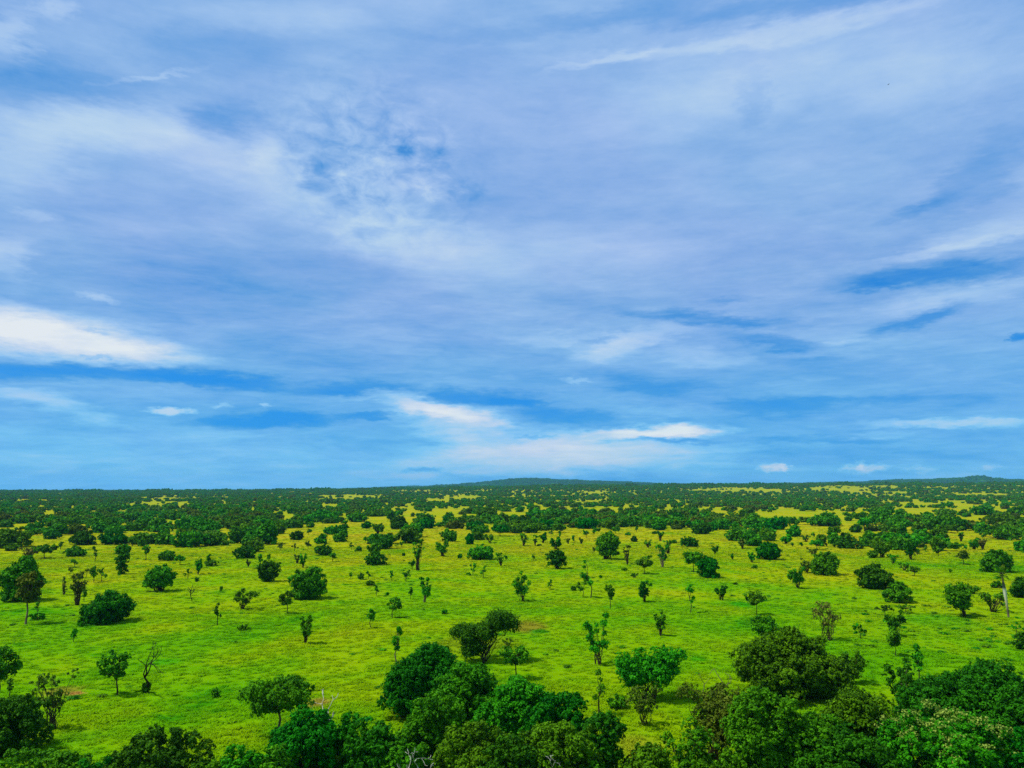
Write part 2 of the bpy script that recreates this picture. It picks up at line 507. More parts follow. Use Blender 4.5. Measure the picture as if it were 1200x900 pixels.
for (x, y, rx, ry, colr, s) in PATCH:
    X0, Y0 = hit(x, y)
    X1, _ = hit(x + rx, y)
    _, Y1 = hit(x, y - ry)
    wv = g.vec('ADD', pos, g.vec('SCALE', g.vec('SUBTRACT', g.noise(pos, 0.35, 3, 0.6, col=True), (0.5, 0.5, 0.5)), 3.0))
    m_ = g.mapping(wv, loc=(X0, Y0, 0), scale=(1.3 * (X1 - X0), 1.3 * (Y1 - Y0), 1e6), kind='TEXTURE')
    c = g.mix(g.math('MULTIPLY', g.rng(g.vec('LENGTH', m_), 1.0, 0.35), s), c, colr)
g.link(c, go.inputs[0])


def grass_mat(name, bump):
    m, t, out = new_mat(name)
    ge = t.n('ShaderNodeNewGeometry')
    gn_ = t.n('ShaderNodeGroup')
    gn_.node_tree = gg
    t.link(ge.outputs['Position'], gn_.inputs[0])
    col = gn_.outputs[0]
    if bump:
        df = t.n('ShaderNodeBsdfDiffuse')
        nz = t.noise(ge.outputs['Position'], 0.9, 5, 0.65)
        bp = t.n('ShaderNodeBump')
        bp.inputs['Strength'].default_value = 0.6
        bp.inputs['Distance'].default_value = 0.35
        t.link(nz, bp.inputs['Height'])
        t.link(bp.outputs[0], df.inputs['Normal'])
        t.link(col, df.inputs['Color'])
        t.link(df.outputs[0], out.inputs['Surface'])
    else:
        at = t.n('ShaderNodeAttribute')
        at.attribute_name = 'rnd'
        col = t.mix(1.0, col, t.math('MULTIPLY_ADD', at.outputs['Fac'], 0.5, 1.2), 'MULTIPLY')
        df = t.n('ShaderNodeBsdfDiffuse')
        tr = t.n('ShaderNodeBsdfTranslucent')
        mx = t.n('ShaderNodeMixShader')
        mx.inputs[0].default_value = 0.35
        t.link(col, df.inputs['Color'])
        t.link(col, tr.inputs['Color'])
        t.link(df.outputs[0], mx.inputs[1])
        t.link(tr.outputs[0], mx.inputs[2])
        t.link(mx.outputs[0], out.inputs['Surface'])
    return m


GRASS_SOIL = grass_mat('grassland', True)
GRASS_BLADE = grass_mat('grass_blades', False)

# ------------------------------------------------------------------ the ground: one sheet to the horizon
angs = np.concatenate([np.linspace(-0.85, 0.85, 420), np.linspace(0.85, 2 * math.pi - 0.85, 90)[1:-1]])
rads = np.concatenate([[0.5], np.linspace(2, 70, 30), np.geomspace(72, 4000, 110)[0:], np.geomspace(4100, 17500, 70)])
A_, R_ = np.meshgrid(angs, rads)
GX, GY = np.sin(A_) * R_, np.cos(A_) * R_
GZ = terrain(GX, GY)
nr, na_ = GX.shape
idx = np.arange(nr * na_).reshape(nr, na_)
a0 = idx[:-1]
b0 = idx[1:]
F = np.stack([a0, np.roll(a0, -1, 1), np.roll(b0, -1, 1), b0], -1).reshape(-1, 4)[:, ::-1]
ground = put('ground', mesh_np('ground', np.stack([GX, GY, GZ], -1).reshape(-1, 3), F, GRASS_SOIL, smooth_=True))
ground['kind'] = 'structure'

# ------------------------------------------------------------------ tree builders


def fit(C, R, w, d, h, z0):
    """stretch clumps so that the crown fills w x d, from z0 to h"""
    C = np.array(C, float)
    R = np.array(R, float)
    for ax, (lo, hi_) in enumerate(((-w / 2, w / 2), (-d / 2, d / 2), (z0, h))):
        rr = R * (1.0 if ax < 2 else 0.85)
        mn, mx = (C[:, ax] - rr).min(), (C[:, ax] + rr).max()
        ext = (C[:, ax].max() - C[:, ax].min())
        want = hi_ - lo
        # only the centres are moved, radii are kept
        avail = max(want - (mx - mn - ext), want * 0.25)
        s = avail / max(ext, 1e-6) if ext > 1e-6 else 1.0
        C[:, ax] = (C[:, ax] - (mn + mx) / 2) * s + (lo + hi_) / 2
    return C, R


def crown_clumps(kind, w, d, h, rng):
    m = min(w, h * 1.25)
    C, R = [], []
    if kind == 'B':                                   # thicket down to the ground
        n = int(np.clip(18 + w * h * 0.6, 20, 80))
        nl = int(rng.integers(3, 5)) if w < 8 else int(rng.integers(4, 8))
        L = []                                        # lobes: centre, radius, height scale
        for q in range(nl):
            a = q * 6.283 / nl + rng.uniform(-0.5, 0.5)
            r_ = w * rng.uniform(0.20, 0.33)
            k = rng.uniform(0.5, 1.0) * (w / 2 - r_) if q else 0.0
            zt = h * rng.uniform(0.55, 0.92) if q else h
            zr = min(zt * 0.5, r_ * rng.uniform(0.9, 1.3))
            L.append((np.array((math.cos(a) * k, math.sin(a) * k * d / w, zt - zr)), r_, zr))
        LC = np.array([l[0] for l in L])
        LS = np.array([(l[1], l[1], l[2]) for l in L])
        CA = np.zeros((n, 3))
        for i in range(n):
            best, bd = None, -1e9
            for _ in range(6):
                lc, lr, lz = L[int(rng.integers(0, nl))]
                v_ = unit(rng.normal(size=3))
                if rng.uniform() < 0.45 and v_[2] < 0:
                    v_[2] = -v_[2]
                p_ = lc + v_ * (lr, lr, lz) * rng.uniform(0.78, 1.0)
                if v_[2] < 0:
                    p_[2] = rng.uniform(0.05, 1.0) * lc[2]
                dm = math.sqrt(((CA[:i] - p_) ** 2).sum(1).min()) if i else 3.0
                e_ = np.sqrt((((p_ - LC) / LS) ** 2).sum(1))      # not buried in a neighbouring lobe
                dm -= np.maximum(0.7 - e_, 0).sum() * w * 0.5
                if dm > bd:
                    best, bd = p_, dm
            CA[i] = best
            C.append(tuple(best))
            R.append(m * rng.uniform(0.055, 0.115) * (1.35 if n < 40 else 1.0))
        for i in range(n // 3):                       # fill inside, and shoots that break the outline
            lc, lr, lz = L[int(rng.integers(0, nl))]
            if i % 2:
                C.append(tuple(lc * (1, 1, rng.uniform(0.4, 1.0))))
                R.append(m * 0.14)
            v_ = unit(rng.normal(size=3) + (0, 0, 0.8))
            C.append(tuple(np.maximum(lc + v_ * (lr, lr, lz) * rng.uniform(1.1, 1.42), (-w, -d, 0.3))))
            R.append(m * rng.uniform(0.035, 0.075))
        z0 = 0.0
    elif kind == 'M':                                 # vase of upswept, leafy arms
        na2 = int(rng.integers(3, 6)) if w < 6 else int(rng.integers(5, 8))
        for q in range(na2):
            a = q * 6.283 / na2 + rng.uniform(-0.6, 0.6)
            ra, ht = (rng.uniform(0.3, 1.0) if q else 0.15), h * (rng.uniform(0.66, 1.0) if q else 1.0)
            nq = int(rng.integers(4, 7)) if w < 6 else int(rng.integers(5, 9))
            for u in np.linspace(0.42, 1.0, nq):
                C.append((math.cos(a) * w / 2 * ra * u ** 0.8 + rng.normal() * 0.035 * w, math.sin(a) * d / 2 * ra * u ** 0.8 + rng.normal() * 0.035 * w, ht * u + rng.normal() * 0.02 * h))
                R.append(min(w, h) * rng.uniform(0.10, 0.19) * (1.15 - 0.35 * u))
        z0 = h * 0.24
    elif kind == 'T':                                 # trunk and spreading crown
        n = int(np.clip(12 + w * h * 0.45, 12, 50))
        for i in range(n):
            v_ = unit(rng.normal(size=3)) * rng.uniform(0.5, 1.0)
            C.append((v_[0] * w / 2, v_[1] * d / 2, h * (0.70 + 0.28 * v_[2])))
            R.append(min(w, h) * rng.uniform(0.08, 0.15))
        z0 = h * 0.40
    elif kind == 'S':                                 # sapling with a few tufts
        n = int(rng.integers(5, 11))
        for i in range(n):
            t = i / max(n - 1, 1)
            C.append((rng.normal() * w * 0.30 * (1 - 0.3 * t), rng.normal() * d * 0.30, h * (0.46 + 0.48 * t) + rng.normal() * 0.03 * h))
            R.append(min(w, h * 0.55) * rng.uniform(0.12, 0.28))
        z0 = h * 0.36
    else:                                             # R: sparse, feathery
        n = int(np.clip(9 + w * h * 0.35, 10, 34))
        for i in range(n):
            t = rng.uniform(0, 1)
            a = rng.uniform(0, 6.283)
            k = (0.45 + 0.55 * t) * math.sqrt(rng.uniform(0.05, 1))
            C.append((math.cos(a) * w / 2 * k, math.sin(a) * d / 2 * k, h * (0.36 + 0.6 * t)))
            R.append(min(w, h) * rng.uniform(0.08, 0.15))
        z0 = h * 0.30
    return fit(C, R, w, d, h, z0)


def build_tree(name, part, kind, colr, w, h, dist, seed, lean=0.0, bark=None, dens=1.0, tips=False, clumps=None):
    """returns [(part name, mesh, [(sub name, mesh)])] built round the origin at its foot"""
    rng = np.random.default_rng(seed)
    d = w * rng.uniform(0.8, 1.05)
    ls = max(0.30, dist * 0.0029)                    # leaves: about two pixels at that distance, 0.3 m at least
    if clumps is None:
        C, R = crown_clumps(kind, w, d, h, rng)
    else:
        C = np.array([c_[:3] for c_ in clumps], float)
        R = np.array([c_[3] for c_ in clumps], float)
    C[:, 0] += lean * (C[:, 2] / h) * w
    # leaves
    cover = {'B': 1.75, 'M': 1.6, 'T': 1.5, 'S': 1.5, 'R': 0.62}[kind] * dens
    cs, ns, rs = [], [], []
    for c_, r in zip(C, R):
        area = 4 * math.pi * r * r
        n = int(np.clip(area * cover / (0.31 * ls * ls), 6, 6000))
        if dist < 135 and r > 0.5:                    # rosettes of leaves on the clump
            nr_ = max(4, int(n / 11))
            dv = unit(rng.normal(size=(nr_, 3)) + (0, 0, 0.35))
            rc = c_ + dv * r * (0.95 + 0.25 * rng.normal(size=(nr_, 1)).clip(-2, 1.6)) * (1, 1, 0.85)
            pick = rng.integers(0, nr_, n)
            dl = unit(dv[pick] * 0.9 + rng.normal(size=(n, 3)) * 0.65 + (0, 0, 0.25))
            rr = min(0.62, r * 0.42)
            cs.append(rc[pick] + dl * rr * rng.uniform(0.3, 1, (n, 1)))
            ns.append(dl + rng.normal(size=(n, 3)) * 0.35 + (0, 0, 0.3))
            tone = rng.uniform(0, 1) * 0.35 + rng.uniform(0, 1, nr_)[pick] * 0.4 + rng.uniform(0, 1, n) * 0.25
        else:
            dv = unit(rng.normal(size=(n, 3)) + (0, 0, 0.15))
            lump = 1 + 0.25 * np.sin(dv[:, :1] * 5 + seed) * np.cos(dv[:, 1:2] * 6 + dv[:, 2:] * 4)
            cs.append(c_ + dv * r * lump * (1.0 + 0.28 * rng.normal(size=(n, 1)).clip(-2, 2) - 0.15) * (1, 1, 0.85))
            ns.append(dv * 0.8 + rng.normal(size=(n, 3)) * 0.5 + (0, 0, 0.35))
            tone = np.clip(rng.uniform(0, 1) * 0.5 + rng.uniform(0, 1, n) * 0.5, 0, 1)
        rs.append(tone)
    cs = np.concatenate(cs)
    ns = np.concatenate(ns)
    rs = np.concatenate(rs)
    ok = cs[:, 2] > 0.05
    cs, ns, rs = cs[ok], ns[ok], rs[ok]
    V, F_ = leaves(cs, ns, ls, rng)
    crown = mesh_np(name + '_' + part[1], V, F_, LEAF[colr], rs)
    sub = []
    if tips:                                          # pale fresh shoots on the sunny outside
        cand = np.where((cs[:, 2] > h * 0.40))[0]
        score = cs[cand, 2] / h + rng.uniform(0, 0.45, len(cand))
        seeds = cs[rng.choice(cand[score > np.quantile(score, 0.7)], 190, replace=False)]
        c2, n2_ = [], []
        for sd_ in seeds:
            m_ = int(rng.integers(18, 34))
            dv = unit(rng.normal(size=(m_, 3)) + (0, 0, 0.6))
            c2.append(sd_ + (0, 0, 0.15) + dv * rng.uniform(0.2, 0.6, (m_, 1)) * (1, 1, 0.8))
            n2_.append(dv + (0, 0, 0.3))
        c2, n2_ = np.concatenate(c2), np.concatenate(n2_)
        V2, F2 = leaves(c2, n2_ + rng.normal(size=c2.shape) * 0.4, ls * 0.85, rng)
        sub.append(('fresh_shoots', mesh_np(name + '_shoots', V2, F2, LEAF['y'], rng.uniform(0, 1, len(c2)))))
    # wood
    tb = Tubes()
    tmin = dist * 0.00036
    r0 = max(0.015 * h + 0.008 * w, tmin * 1.3)
    side = 6 if dist < 140 else 4
    if kind in 'TS':
        zf = (C[:, 2].min() * 0.85 if kind == 'T' else h * 0.42)
        fx = lean * (zf / h) * w * 0.5
        fork = np.array((fx, 0, max(zf, h * 0.18)))
        if kind == 'S':
            r0 = max(0.014 * h + 0.03, tmin)
        bend = rng.normal() * 0.04 * h
        tb.add([(0, 0, -0.25), (bend * 0.5, 0, fork[2] * 0.3), (bend + fx * 0.5, 0, fork[2] * 0.65), fork], [r0 * 1.25, r0, r0 * 0.85, r0 * 0.8], side)
        for c_, r in zip(C, R):
            tb.add(curve_pts(fork, c_, 0.12, rng), np.linspace(r0 * 0.6, max(tmin * 0.6, r0 * 0.15), 5), side)
    else:
        ns_ = 6 if kind == 'B' else int(rng.integers(1, 3)) if w < 3.5 else int(rng.integers(3, 6))
        r0 = max(r0 * 0.42, tmin) if w > 3.5 else tmin
        feet = [(rng.normal() * 0.07 * w, rng.normal() * 0.07 * w, -0.2) for _ in range(ns_)]
        for i, (c_, r) in enumerate(zip(C, R)):
            ft = np.array(feet[i % ns_])
            if kind == 'R' or i < 14 or (kind == 'M' and i % 3 == 0):
                P_ = curve_pts(ft, c_, 0.22, rng, 6, 0.03)
                tb.add(P_, np.linspace(r0, max(tmin * 0.6, r0 * 0.2), 6), side)
    if kind == 'R':                                   # twigs into the sparse sprays
        for c_, r in zip(C, R):
            for _ in range(4):
                e = c_ + unit(rng.normal(size=3) + (0, 0, 0.4)) * r * 1.2
                tb.add(curve_pts(c_ - (0, 0, r * 0.5), e, 0.1, rng, 3), [tmin * 0.8, tmin * 0.6, tmin * 0.45], 3)
    return [(part[0], tb.mesh(name + '_' + part[0], bark or BARK), []), (part[1], crown, sub)]


def thing(name, label, cat, loc, group=None):
    o = bpy.data.objects.new(name, None)
    o.empty_display_size = 0.5
    sc.collection.objects.link(o)
    o.location = loc
    o['label'] = label
    o['category'] = cat
    if group:
        o['group'] = group
    return o


def place(x, base, w, h, kind):
    """foot of the plant in the world and its size in metres from its outline in the photograph"""
    X, Y = hit(x, base)
    pxm = math.hypot(X, Y) / FPX
    if kind == 'B':                                   # the outline's lower edge is the near rim of the thicket
        k = (math.hypot(X, Y) + w * pxm * 0.36) / math.hypot(X, Y)
        X, Y = X * k, Y * k
    dd = ray(x, base - h)
    ztop = CAM_H + dd[2] / dd[1] * Y
    z = float(terrain(X, Y))
    W = w / FPX * Y * math.cos(PITCH)
    return X, Y, z, W, max(ztop - z, 0.4)


# the plants of the plain: x, foot y, width, height in the photograph, form, leaf tone, label, extras
#   form: B thicket, M several stems, T trunk and crown, S sapling, R sparse
PLANTS = [
    # --- trees and scrub at the foot of the escarpment
    (4, 888, 84, 74, 'B', 'd', 'dark rounded tree thicket beside the feathery shrub and bare red soil', {}),
    (20, 928, 76, 48, 'B', 'n', 'low scrub clump under the dark thicket, just below the feathery shrub', {}),
    (74, 930, 62, 50, 'B', 'n', 'low leafy scrub between the feathery shrub and the big-leaved tree', {}),
    (112, 925, 34, 38, 'M', 'd', 'small leafy shrub beside the big-leaved dark tree', {}),
    (136, 924, 22, 40, 'S', 'd', 'thin shrub with one leaf tuft touching the big-leaved dark tree', {}),
    (184, 925, 104, 72, 'B', 'd', 'dark tree with big leaves and knobbly crown standing alone in the scrub', {}),
    (238, 932, 44, 40, 'B', 'n', 'low scrub joining the big-leaved dark tree to its neighbour', {}),
    (280, 926, 58, 54, 'B', 'n', 'spiky topped shrub below the spreading tree with the forked trunk', {}),
    (322, 922, 46, 50, 'B', 'n', 'rounded bright shrub in front of the dense cone-shaped tree', {}),
    (358, 908, 86, 80, 'B', 'd', 'dense dark cone-shaped tree next to the spreading tree with forked trunk', {}),
    (406, 902, 34, 68, 'B', 'd', 'narrow pointed dark tree rising beside the bleached dead sapling', {}),
    (432, 916, 62, 72, 'B', 'd', 'bushy dark tree between the pointed tree and the great domed tree', {}),
    (472, 922, 64, 56, 'B', 'n', 'low green thicket behind the forked white dead branch', {}),
    (502, 846, 104, 90, 'B', 'd', 'great domed dark tree overhanging the grass at the head of the thicket', {}),
    (548, 872, 84, 94, 'B', 'n', 'tall leafy tree pressed against the great domed tree', {}),
    (505, 902, 74, 90, 'B', 'n', 'leafy tree below the great domed tree, behind the white dead branch', {}),
    (606, 892, 96, 96, 'B', 'n', 'leafy tree with a stepped crown in the middle of the large thicket', {}),
    (654, 902, 80, 90, 'B', 'd', 'dark tree at the open-grass edge of the large thicket', {}),
    (560, 936, 104, 92, 'B', 'n', 'broad bright green tree between the two white dead branches', {}),
    (650, 936, 108, 90, 'B', 'n', 'broad tree crown above the twisted white dead limb', {}),
    (706, 920, 54, 88, 'B', 'd', 'dark tree with a jagged top ending the large thicket', {}),
    (600, 946, 80, 84, 'B', 'd', 'low dark tree wedged between the two broad crowns of the thicket', {}),
    (690, 944, 60, 50, 'B', 'n', 'low scrub beside the twisted white dead limb', {}),
    (757, 932, 58, 60, 'B', 'n', 'low bushy scrub between dry grass and the large thicket', {}),
    (806, 918, 56, 68, 'R', 'n', 'airy small-leaved shrub beside the dry grass and olive tree', {'dens': 1.5}),
    (838, 897, 74, 92, 'R', 'o', 'sparse olive tree with bare twigs sticking out of its top', {'dens': 1.6}),
    (902, 930, 98, 126, 'B', 'n', 'tall fine-leaved tree beside the sparse olive tree', {}),
    (848, 946, 106, 70, 'B', 'n', 'low bright scrub below the sparse olive tree', {}),
    (962, 932, 84, 96, 'B', 'n', 'leafy tree between the fine-leaved tree and the one with pale shoots', {}),
    (1012, 916, 88, 104, 'B', 'n', 'leafy tree beside the twin-stemmed tree and the broad lone thicket', {}),
    (990, 950, 116, 98, 'B', 'd', 'low dark tree joined to the tree with pale fresh shoots', {}),
    (1142, 905, 168, 126, 'B', 'd', 'very large dark tree thicket behind the tree with pale fresh shoots', {}),
    (1115, 944, 156, 112, 'B', 'n', 'wide tree crown tipped with pale yellow-green fresh shoots', {'tips': True}),
    (1204, 940, 74, 92, 'B', 'd', 'black-green tree beyond the tree with pale fresh shoots', {}),
    # --- nearest grass
    (-3, 818, 36, 60, 'T', 'n', 'leafy tree behind the dark thicket near the bare red soil', {}),
    (11, 812, 9, 17, 'S', 'n', 'tiny round-topped sapling between the red soil and the dark thicket', {}),
    (58, 850, 42, 64, 'R', 'o', 'feathery open shrub with several stems beside bare red soil', {'dens': 0.9}),
    (138, 810, 34, 47, 'T', 'n', 'small tree on a thin trunk with crown swept to one side', {'lean': -0.32}),
    (325, 858, 78, 64, 'T', 'n', 'spreading tree with forked trunk and drooping side branch over the grass', {'bark': 'pale'}),
    (253, 814, 10, 8, 'B', 'n', 'tiny pointed shrub alone in grass near the spreading forked tree', {}),
    (566, 774, 72, 60, 'M', 'd', 'double-domed dark tree on clustered stems by the brown grass circle', {'twin': True}),
    (595, 757, 13, 9, 'R', 'n', 'low wispy shrub at the foot of the double-domed tree', {}),
    (605, 795, 32, 37, 'T', 'l', 'small leaning tree with loose crown in front of the double-domed tree', {'lean': -0.1}),
    (465, 776, 12, 42, 'S', 'n', 'slim upright sapling at the edge of the great domed tree', {'bark': 'pale'}),
    (700, 778, 28, 61, 'M', 'n', 'two-tiered tree with stacked crowns on bare stems in the grass', {}),
    (702, 838, 14, 52, 'S', 'n', 'slender sapling with a dark tuft beside the large thicket', {}),
    (760, 818, 74, 63, 'M', 'n', 'wide vase-shaped tree with outspread arms above the dry grass', {}),
    (756, 850, 42, 44, 'R', 'o', 'sparse pale shrub under the wide vase-shaped tree', {'dens': 1.2}),
    (723, 832, 22, 18, 'B', 'n', 'small low bush at the side of the wide vase-shaped tree', {}),
    (897, 760, 34, 38, 'T', 'n', 'tree with crooked trunk poking up behind the broad lone thicket', {}),
    (932, 828, 132, 92, 'B', 'n', 'broad lone thicket with leafy arms standing in the grass', {}),
    (994, 800, 30, 38, 'M', 'n', 'leafy arm-like shrub leaning out of the broad lone thicket', {'lean': 0.2}),
    (872, 790, 24, 34, 'R', 'o', 'pale sparse shrub fringing the broad lone thicket', {'dens': 1.2}),
    (1057, 834, 32, 64, 'M', 'd', 'twin-stemmed tree with narrow crown beside the very large dark thicket', {'bark': 'pale'}),
    (1077, 798, 14, 42, 'S', 'n', 'thin-stemmed sapling behind the twin-stemmed tree', {}),
    (1049, 768, 18, 30, 'S', 'n', 'flat-topped sapling on a thin stem before the round-crowned small tree', {}),
    (1053, 745, 24, 30, 'M', 'd', 'small tree with one round dark crown above a short trunk', {}),
    (1037, 722, 19, 13, 'T', 'n', 'flat-crowned little tree beside the round-crowned small tree', {}),
    (1062, 719, 18, 11, 'T', 'n', 'ragged flat shrub behind the round-crowned small tree', {}),
    (970, 750, 32, 46, 'R', 'T', 'nearly leafless tan tree behind the broad lone thicket', {'dens': 0.45}),
    (1008, 748, 13, 17, 'S', 'd', 'little dark sapling beside the nearly leafless tan tree', {}),
    (1128, 724, 34, 42, 'M', 'n', 'leaning leafy tree above lush green herbs, opposite the palm', {'lean': -0.12}),
    (1134, 699, 26, 15, 'B', 'n', 'low shrub tucked behind the leaning leafy tree', {}),
    (1166, 719, 28, 26, 'R', 'n', 'open branchy tree beside the palm trunk', {'dens': 1.3}),
    (1168, 692, 13, 11, 'B', 'n', 'small round bush behind the palm trunk', {}),
    (1196, 704, 28, 28, 'B', 'd', 'dark bush on the far side of the palm', {}),
    (1191, 742, 13, 12, 'S', 'n', 'little round shrub at the foot of the palm', {}),
    (1198, 762, 20, 22, 'B', 'd', 'dark bush near the foot of the palm', {}),
    (1168, 673, 44, 30, 'B', 'n', 'large bushy tree behind the palm crown', {}),
    # --- open grass, middle distance
    (125, 731, 57, 40, 'B', 'd', 'lone round dark bush in open grass, hugging the ground', {}),
    (96, 733, 12, 10, 'B', 'n', 'small shrub at the foot of the lone round bush', {}),
    (86, 750, 8, 13, 'S', 'n', 'crooked little sapling just outside the lone round bush', {}),
    (22, 705, 48, 54, 'B', 'n', 'tall leafy thicket behind the tall bare-trunked tree', {}),
    (30, 730, 28, 60, 'T', 'o', 'tall tree with long bare trunk before the leafy thicket', {'bark': 'pale'}),
    (44, 719, 6, 20, 'S', 'n', 'thin sapling at the side of the tall bare-trunked tree', {}),
    (43, 726, 16, 8, 'B', 'n', 'low scrub at the foot of the tall bare-trunked tree', {}),
    (91, 708, 21, 44, 'R', 'o', 'tall sparse brownish tree behind the lone round bush', {'dens': 1.5}),
    (98.5, 703, 6, 12, 'S', 'n', 'small sapling beside the tall sparse brownish tree', {}),
    (75, 696, 6, 20, 'R', 'o', 'wispy sapling near the tall sparse brownish tree', {}),
    (187, 692, 40, 31, 'M', 'n', 'bushy tree showing stems at one side, beyond the lone round bush', {'low': True}),
    (142, 672, 16, 26, 'B', 'd', 'upright column-shaped dark bush in the grass', {}),
    (284, 713, 26, 22, 'R', 'n', 'low leaning tree with spread leaf pads in open grass', {'lean': 0.2, 'dens': 1.8}),
    (254.5, 731, 8, 25, 'S', 'd', 'sapling with a round head on a bent stem', {}),
    (336, 718, 18, 25, 'T', 'n', 'small tree with cut-out crown before the large leafy bush', {}),
    (363, 703, 43, 39, 'B', 'n', 'large leafy bush with upright shoots in open grass', {}),
    (358, 752, 15, 31, 'M', 'n', 'slim upright shrub alone in the open yellow grass', {}),
    (286, 737, 15, 5, 'B', 'n', 'flat low patch of scrub in the open yellow grass', {}),
    (435, 734, 10, 21, 'S', 'n', 'little sapling near the T-shaped leaning sapling', {}),
    (460, 722, 18, 22, 'T', 'n', 'T-shaped leaning sapling with two leaf pads', {'lean': 0.15}),
    (498, 705, 13, 29, 'M', 'n', 'slim vase-shaped young tree alone in the bright grass', {'bark': 'pale'}),
    (612, 703, 21, 34, 'M', 'n', 'fan-shaped young tree alone in the bright grass', {'lean': -0.1}),
    (692, 699, 13, 42, 'S', 'n', 'tall thin tree leaning well over to one side', {'lean': -0.6}),
    (683, 698, 13, 20, 'S', 'n', 'sapling under the tall thin leaning tree', {}),
    (715, 711, 11, 26, 'S', 'n', 'leggy sapling not far from the tall thin leaning tree', {}),
    (756, 704, 16, 24, 'M', 'd', 'wedge-shaped dark young tree on a short stem', {}),
    (809, 717, 11, 32, 'S', 'n', 'small-headed sapling on a tall straight stem', {}),
    (845, 703, 13, 17, 'M', 'd', 'short dark mushroom-shaped shrub beside lush green grass', {}),
    (887, 720, 21, 28, 'T', 'n', 'small tree with star-like crown beside lush green grass', {}),
    (876, 707, 5, 8, 'S', 'd', 'dot of a shrub between lush grass and the star-crowned tree', {}),
    (774, 744, 14, 27, 'M', 'n', 'narrow ragged shrub in the open bright grass', {}),
    (935, 691, 19, 27, 'M', 'n', 'bushy young tree with upright shoots near the large dome bush', {}),
    (968, 677, 36, 31, 'B', 'n', 'large dome bush with a pale shrub at its side', {}),
    (945, 673, 15, 19, 'R', 'o', 'pale sparse shrub leaning on the large dome bush', {'dens': 1.4}),
    (829, 679, 27, 28, 'B', 'd', 'dense egg-shaped dark bush in open grass', {}),
    (812.5, 671, 23, 25, 'T', 'n', 'open-crowned tree next to the egg-shaped dark bush', {}),
    (1027, 694, 42, 34, 'B', 'd', 'big dark bush with ragged shoots', {}),
    (1052, 709, 34, 27, 'B', 'n', 'bushy clump in front of the big ragged bush', {}),
    (1067, 657, 14, 22, 'M', 'd', 'egg-crowned small tree on a thin stem', {}),
    (1129, 663, 13, 18, 'T', 'o', 'lollipop-shaped olive tree in the open grass', {}),
    (652, 667, 25, 25, 'M', 'd', 'round-crowned tree on several short stems', {'low': True}),
    (713, 657, 30, 34, 'M', 'n', 'big leafy tree with flared base in open grass', {'low': True}),
    (735, 663, 9, 24, 'R', 'o', 'tall tufted sapling near the flared leafy tree', {'dens': 2.0}),
    (776, 666, 14, 28, 'R', 'n', 'tall sparse pale-stemmed tree near the small spreading tree', {'dens': 1.6, 'bark': 'pale'}),
    (755, 673, 21, 19, 'T', 'l', 'small spreading tree with bright layered crown', {}),
    (315, 682, 28, 25, 'B', 'd', 'round bush with a gap under one side', {}),
    (901, 657, 29, 23, 'B', 'd', 'compact dome bush amid open grass', {}),
    (563, 657, 31, 20, 'B', 'n', 'broad box-shaped bush in the grass', {}),
    (441, 662, 27, 15, 'B', 'd', 'wide low dark bush, lower of two stacked clumps', {}),
    (490, 668, 14, 36, 'R', 'n', 'tall sparse tree with a thin stem before the bush belt', {'dens': 1.5}),
]
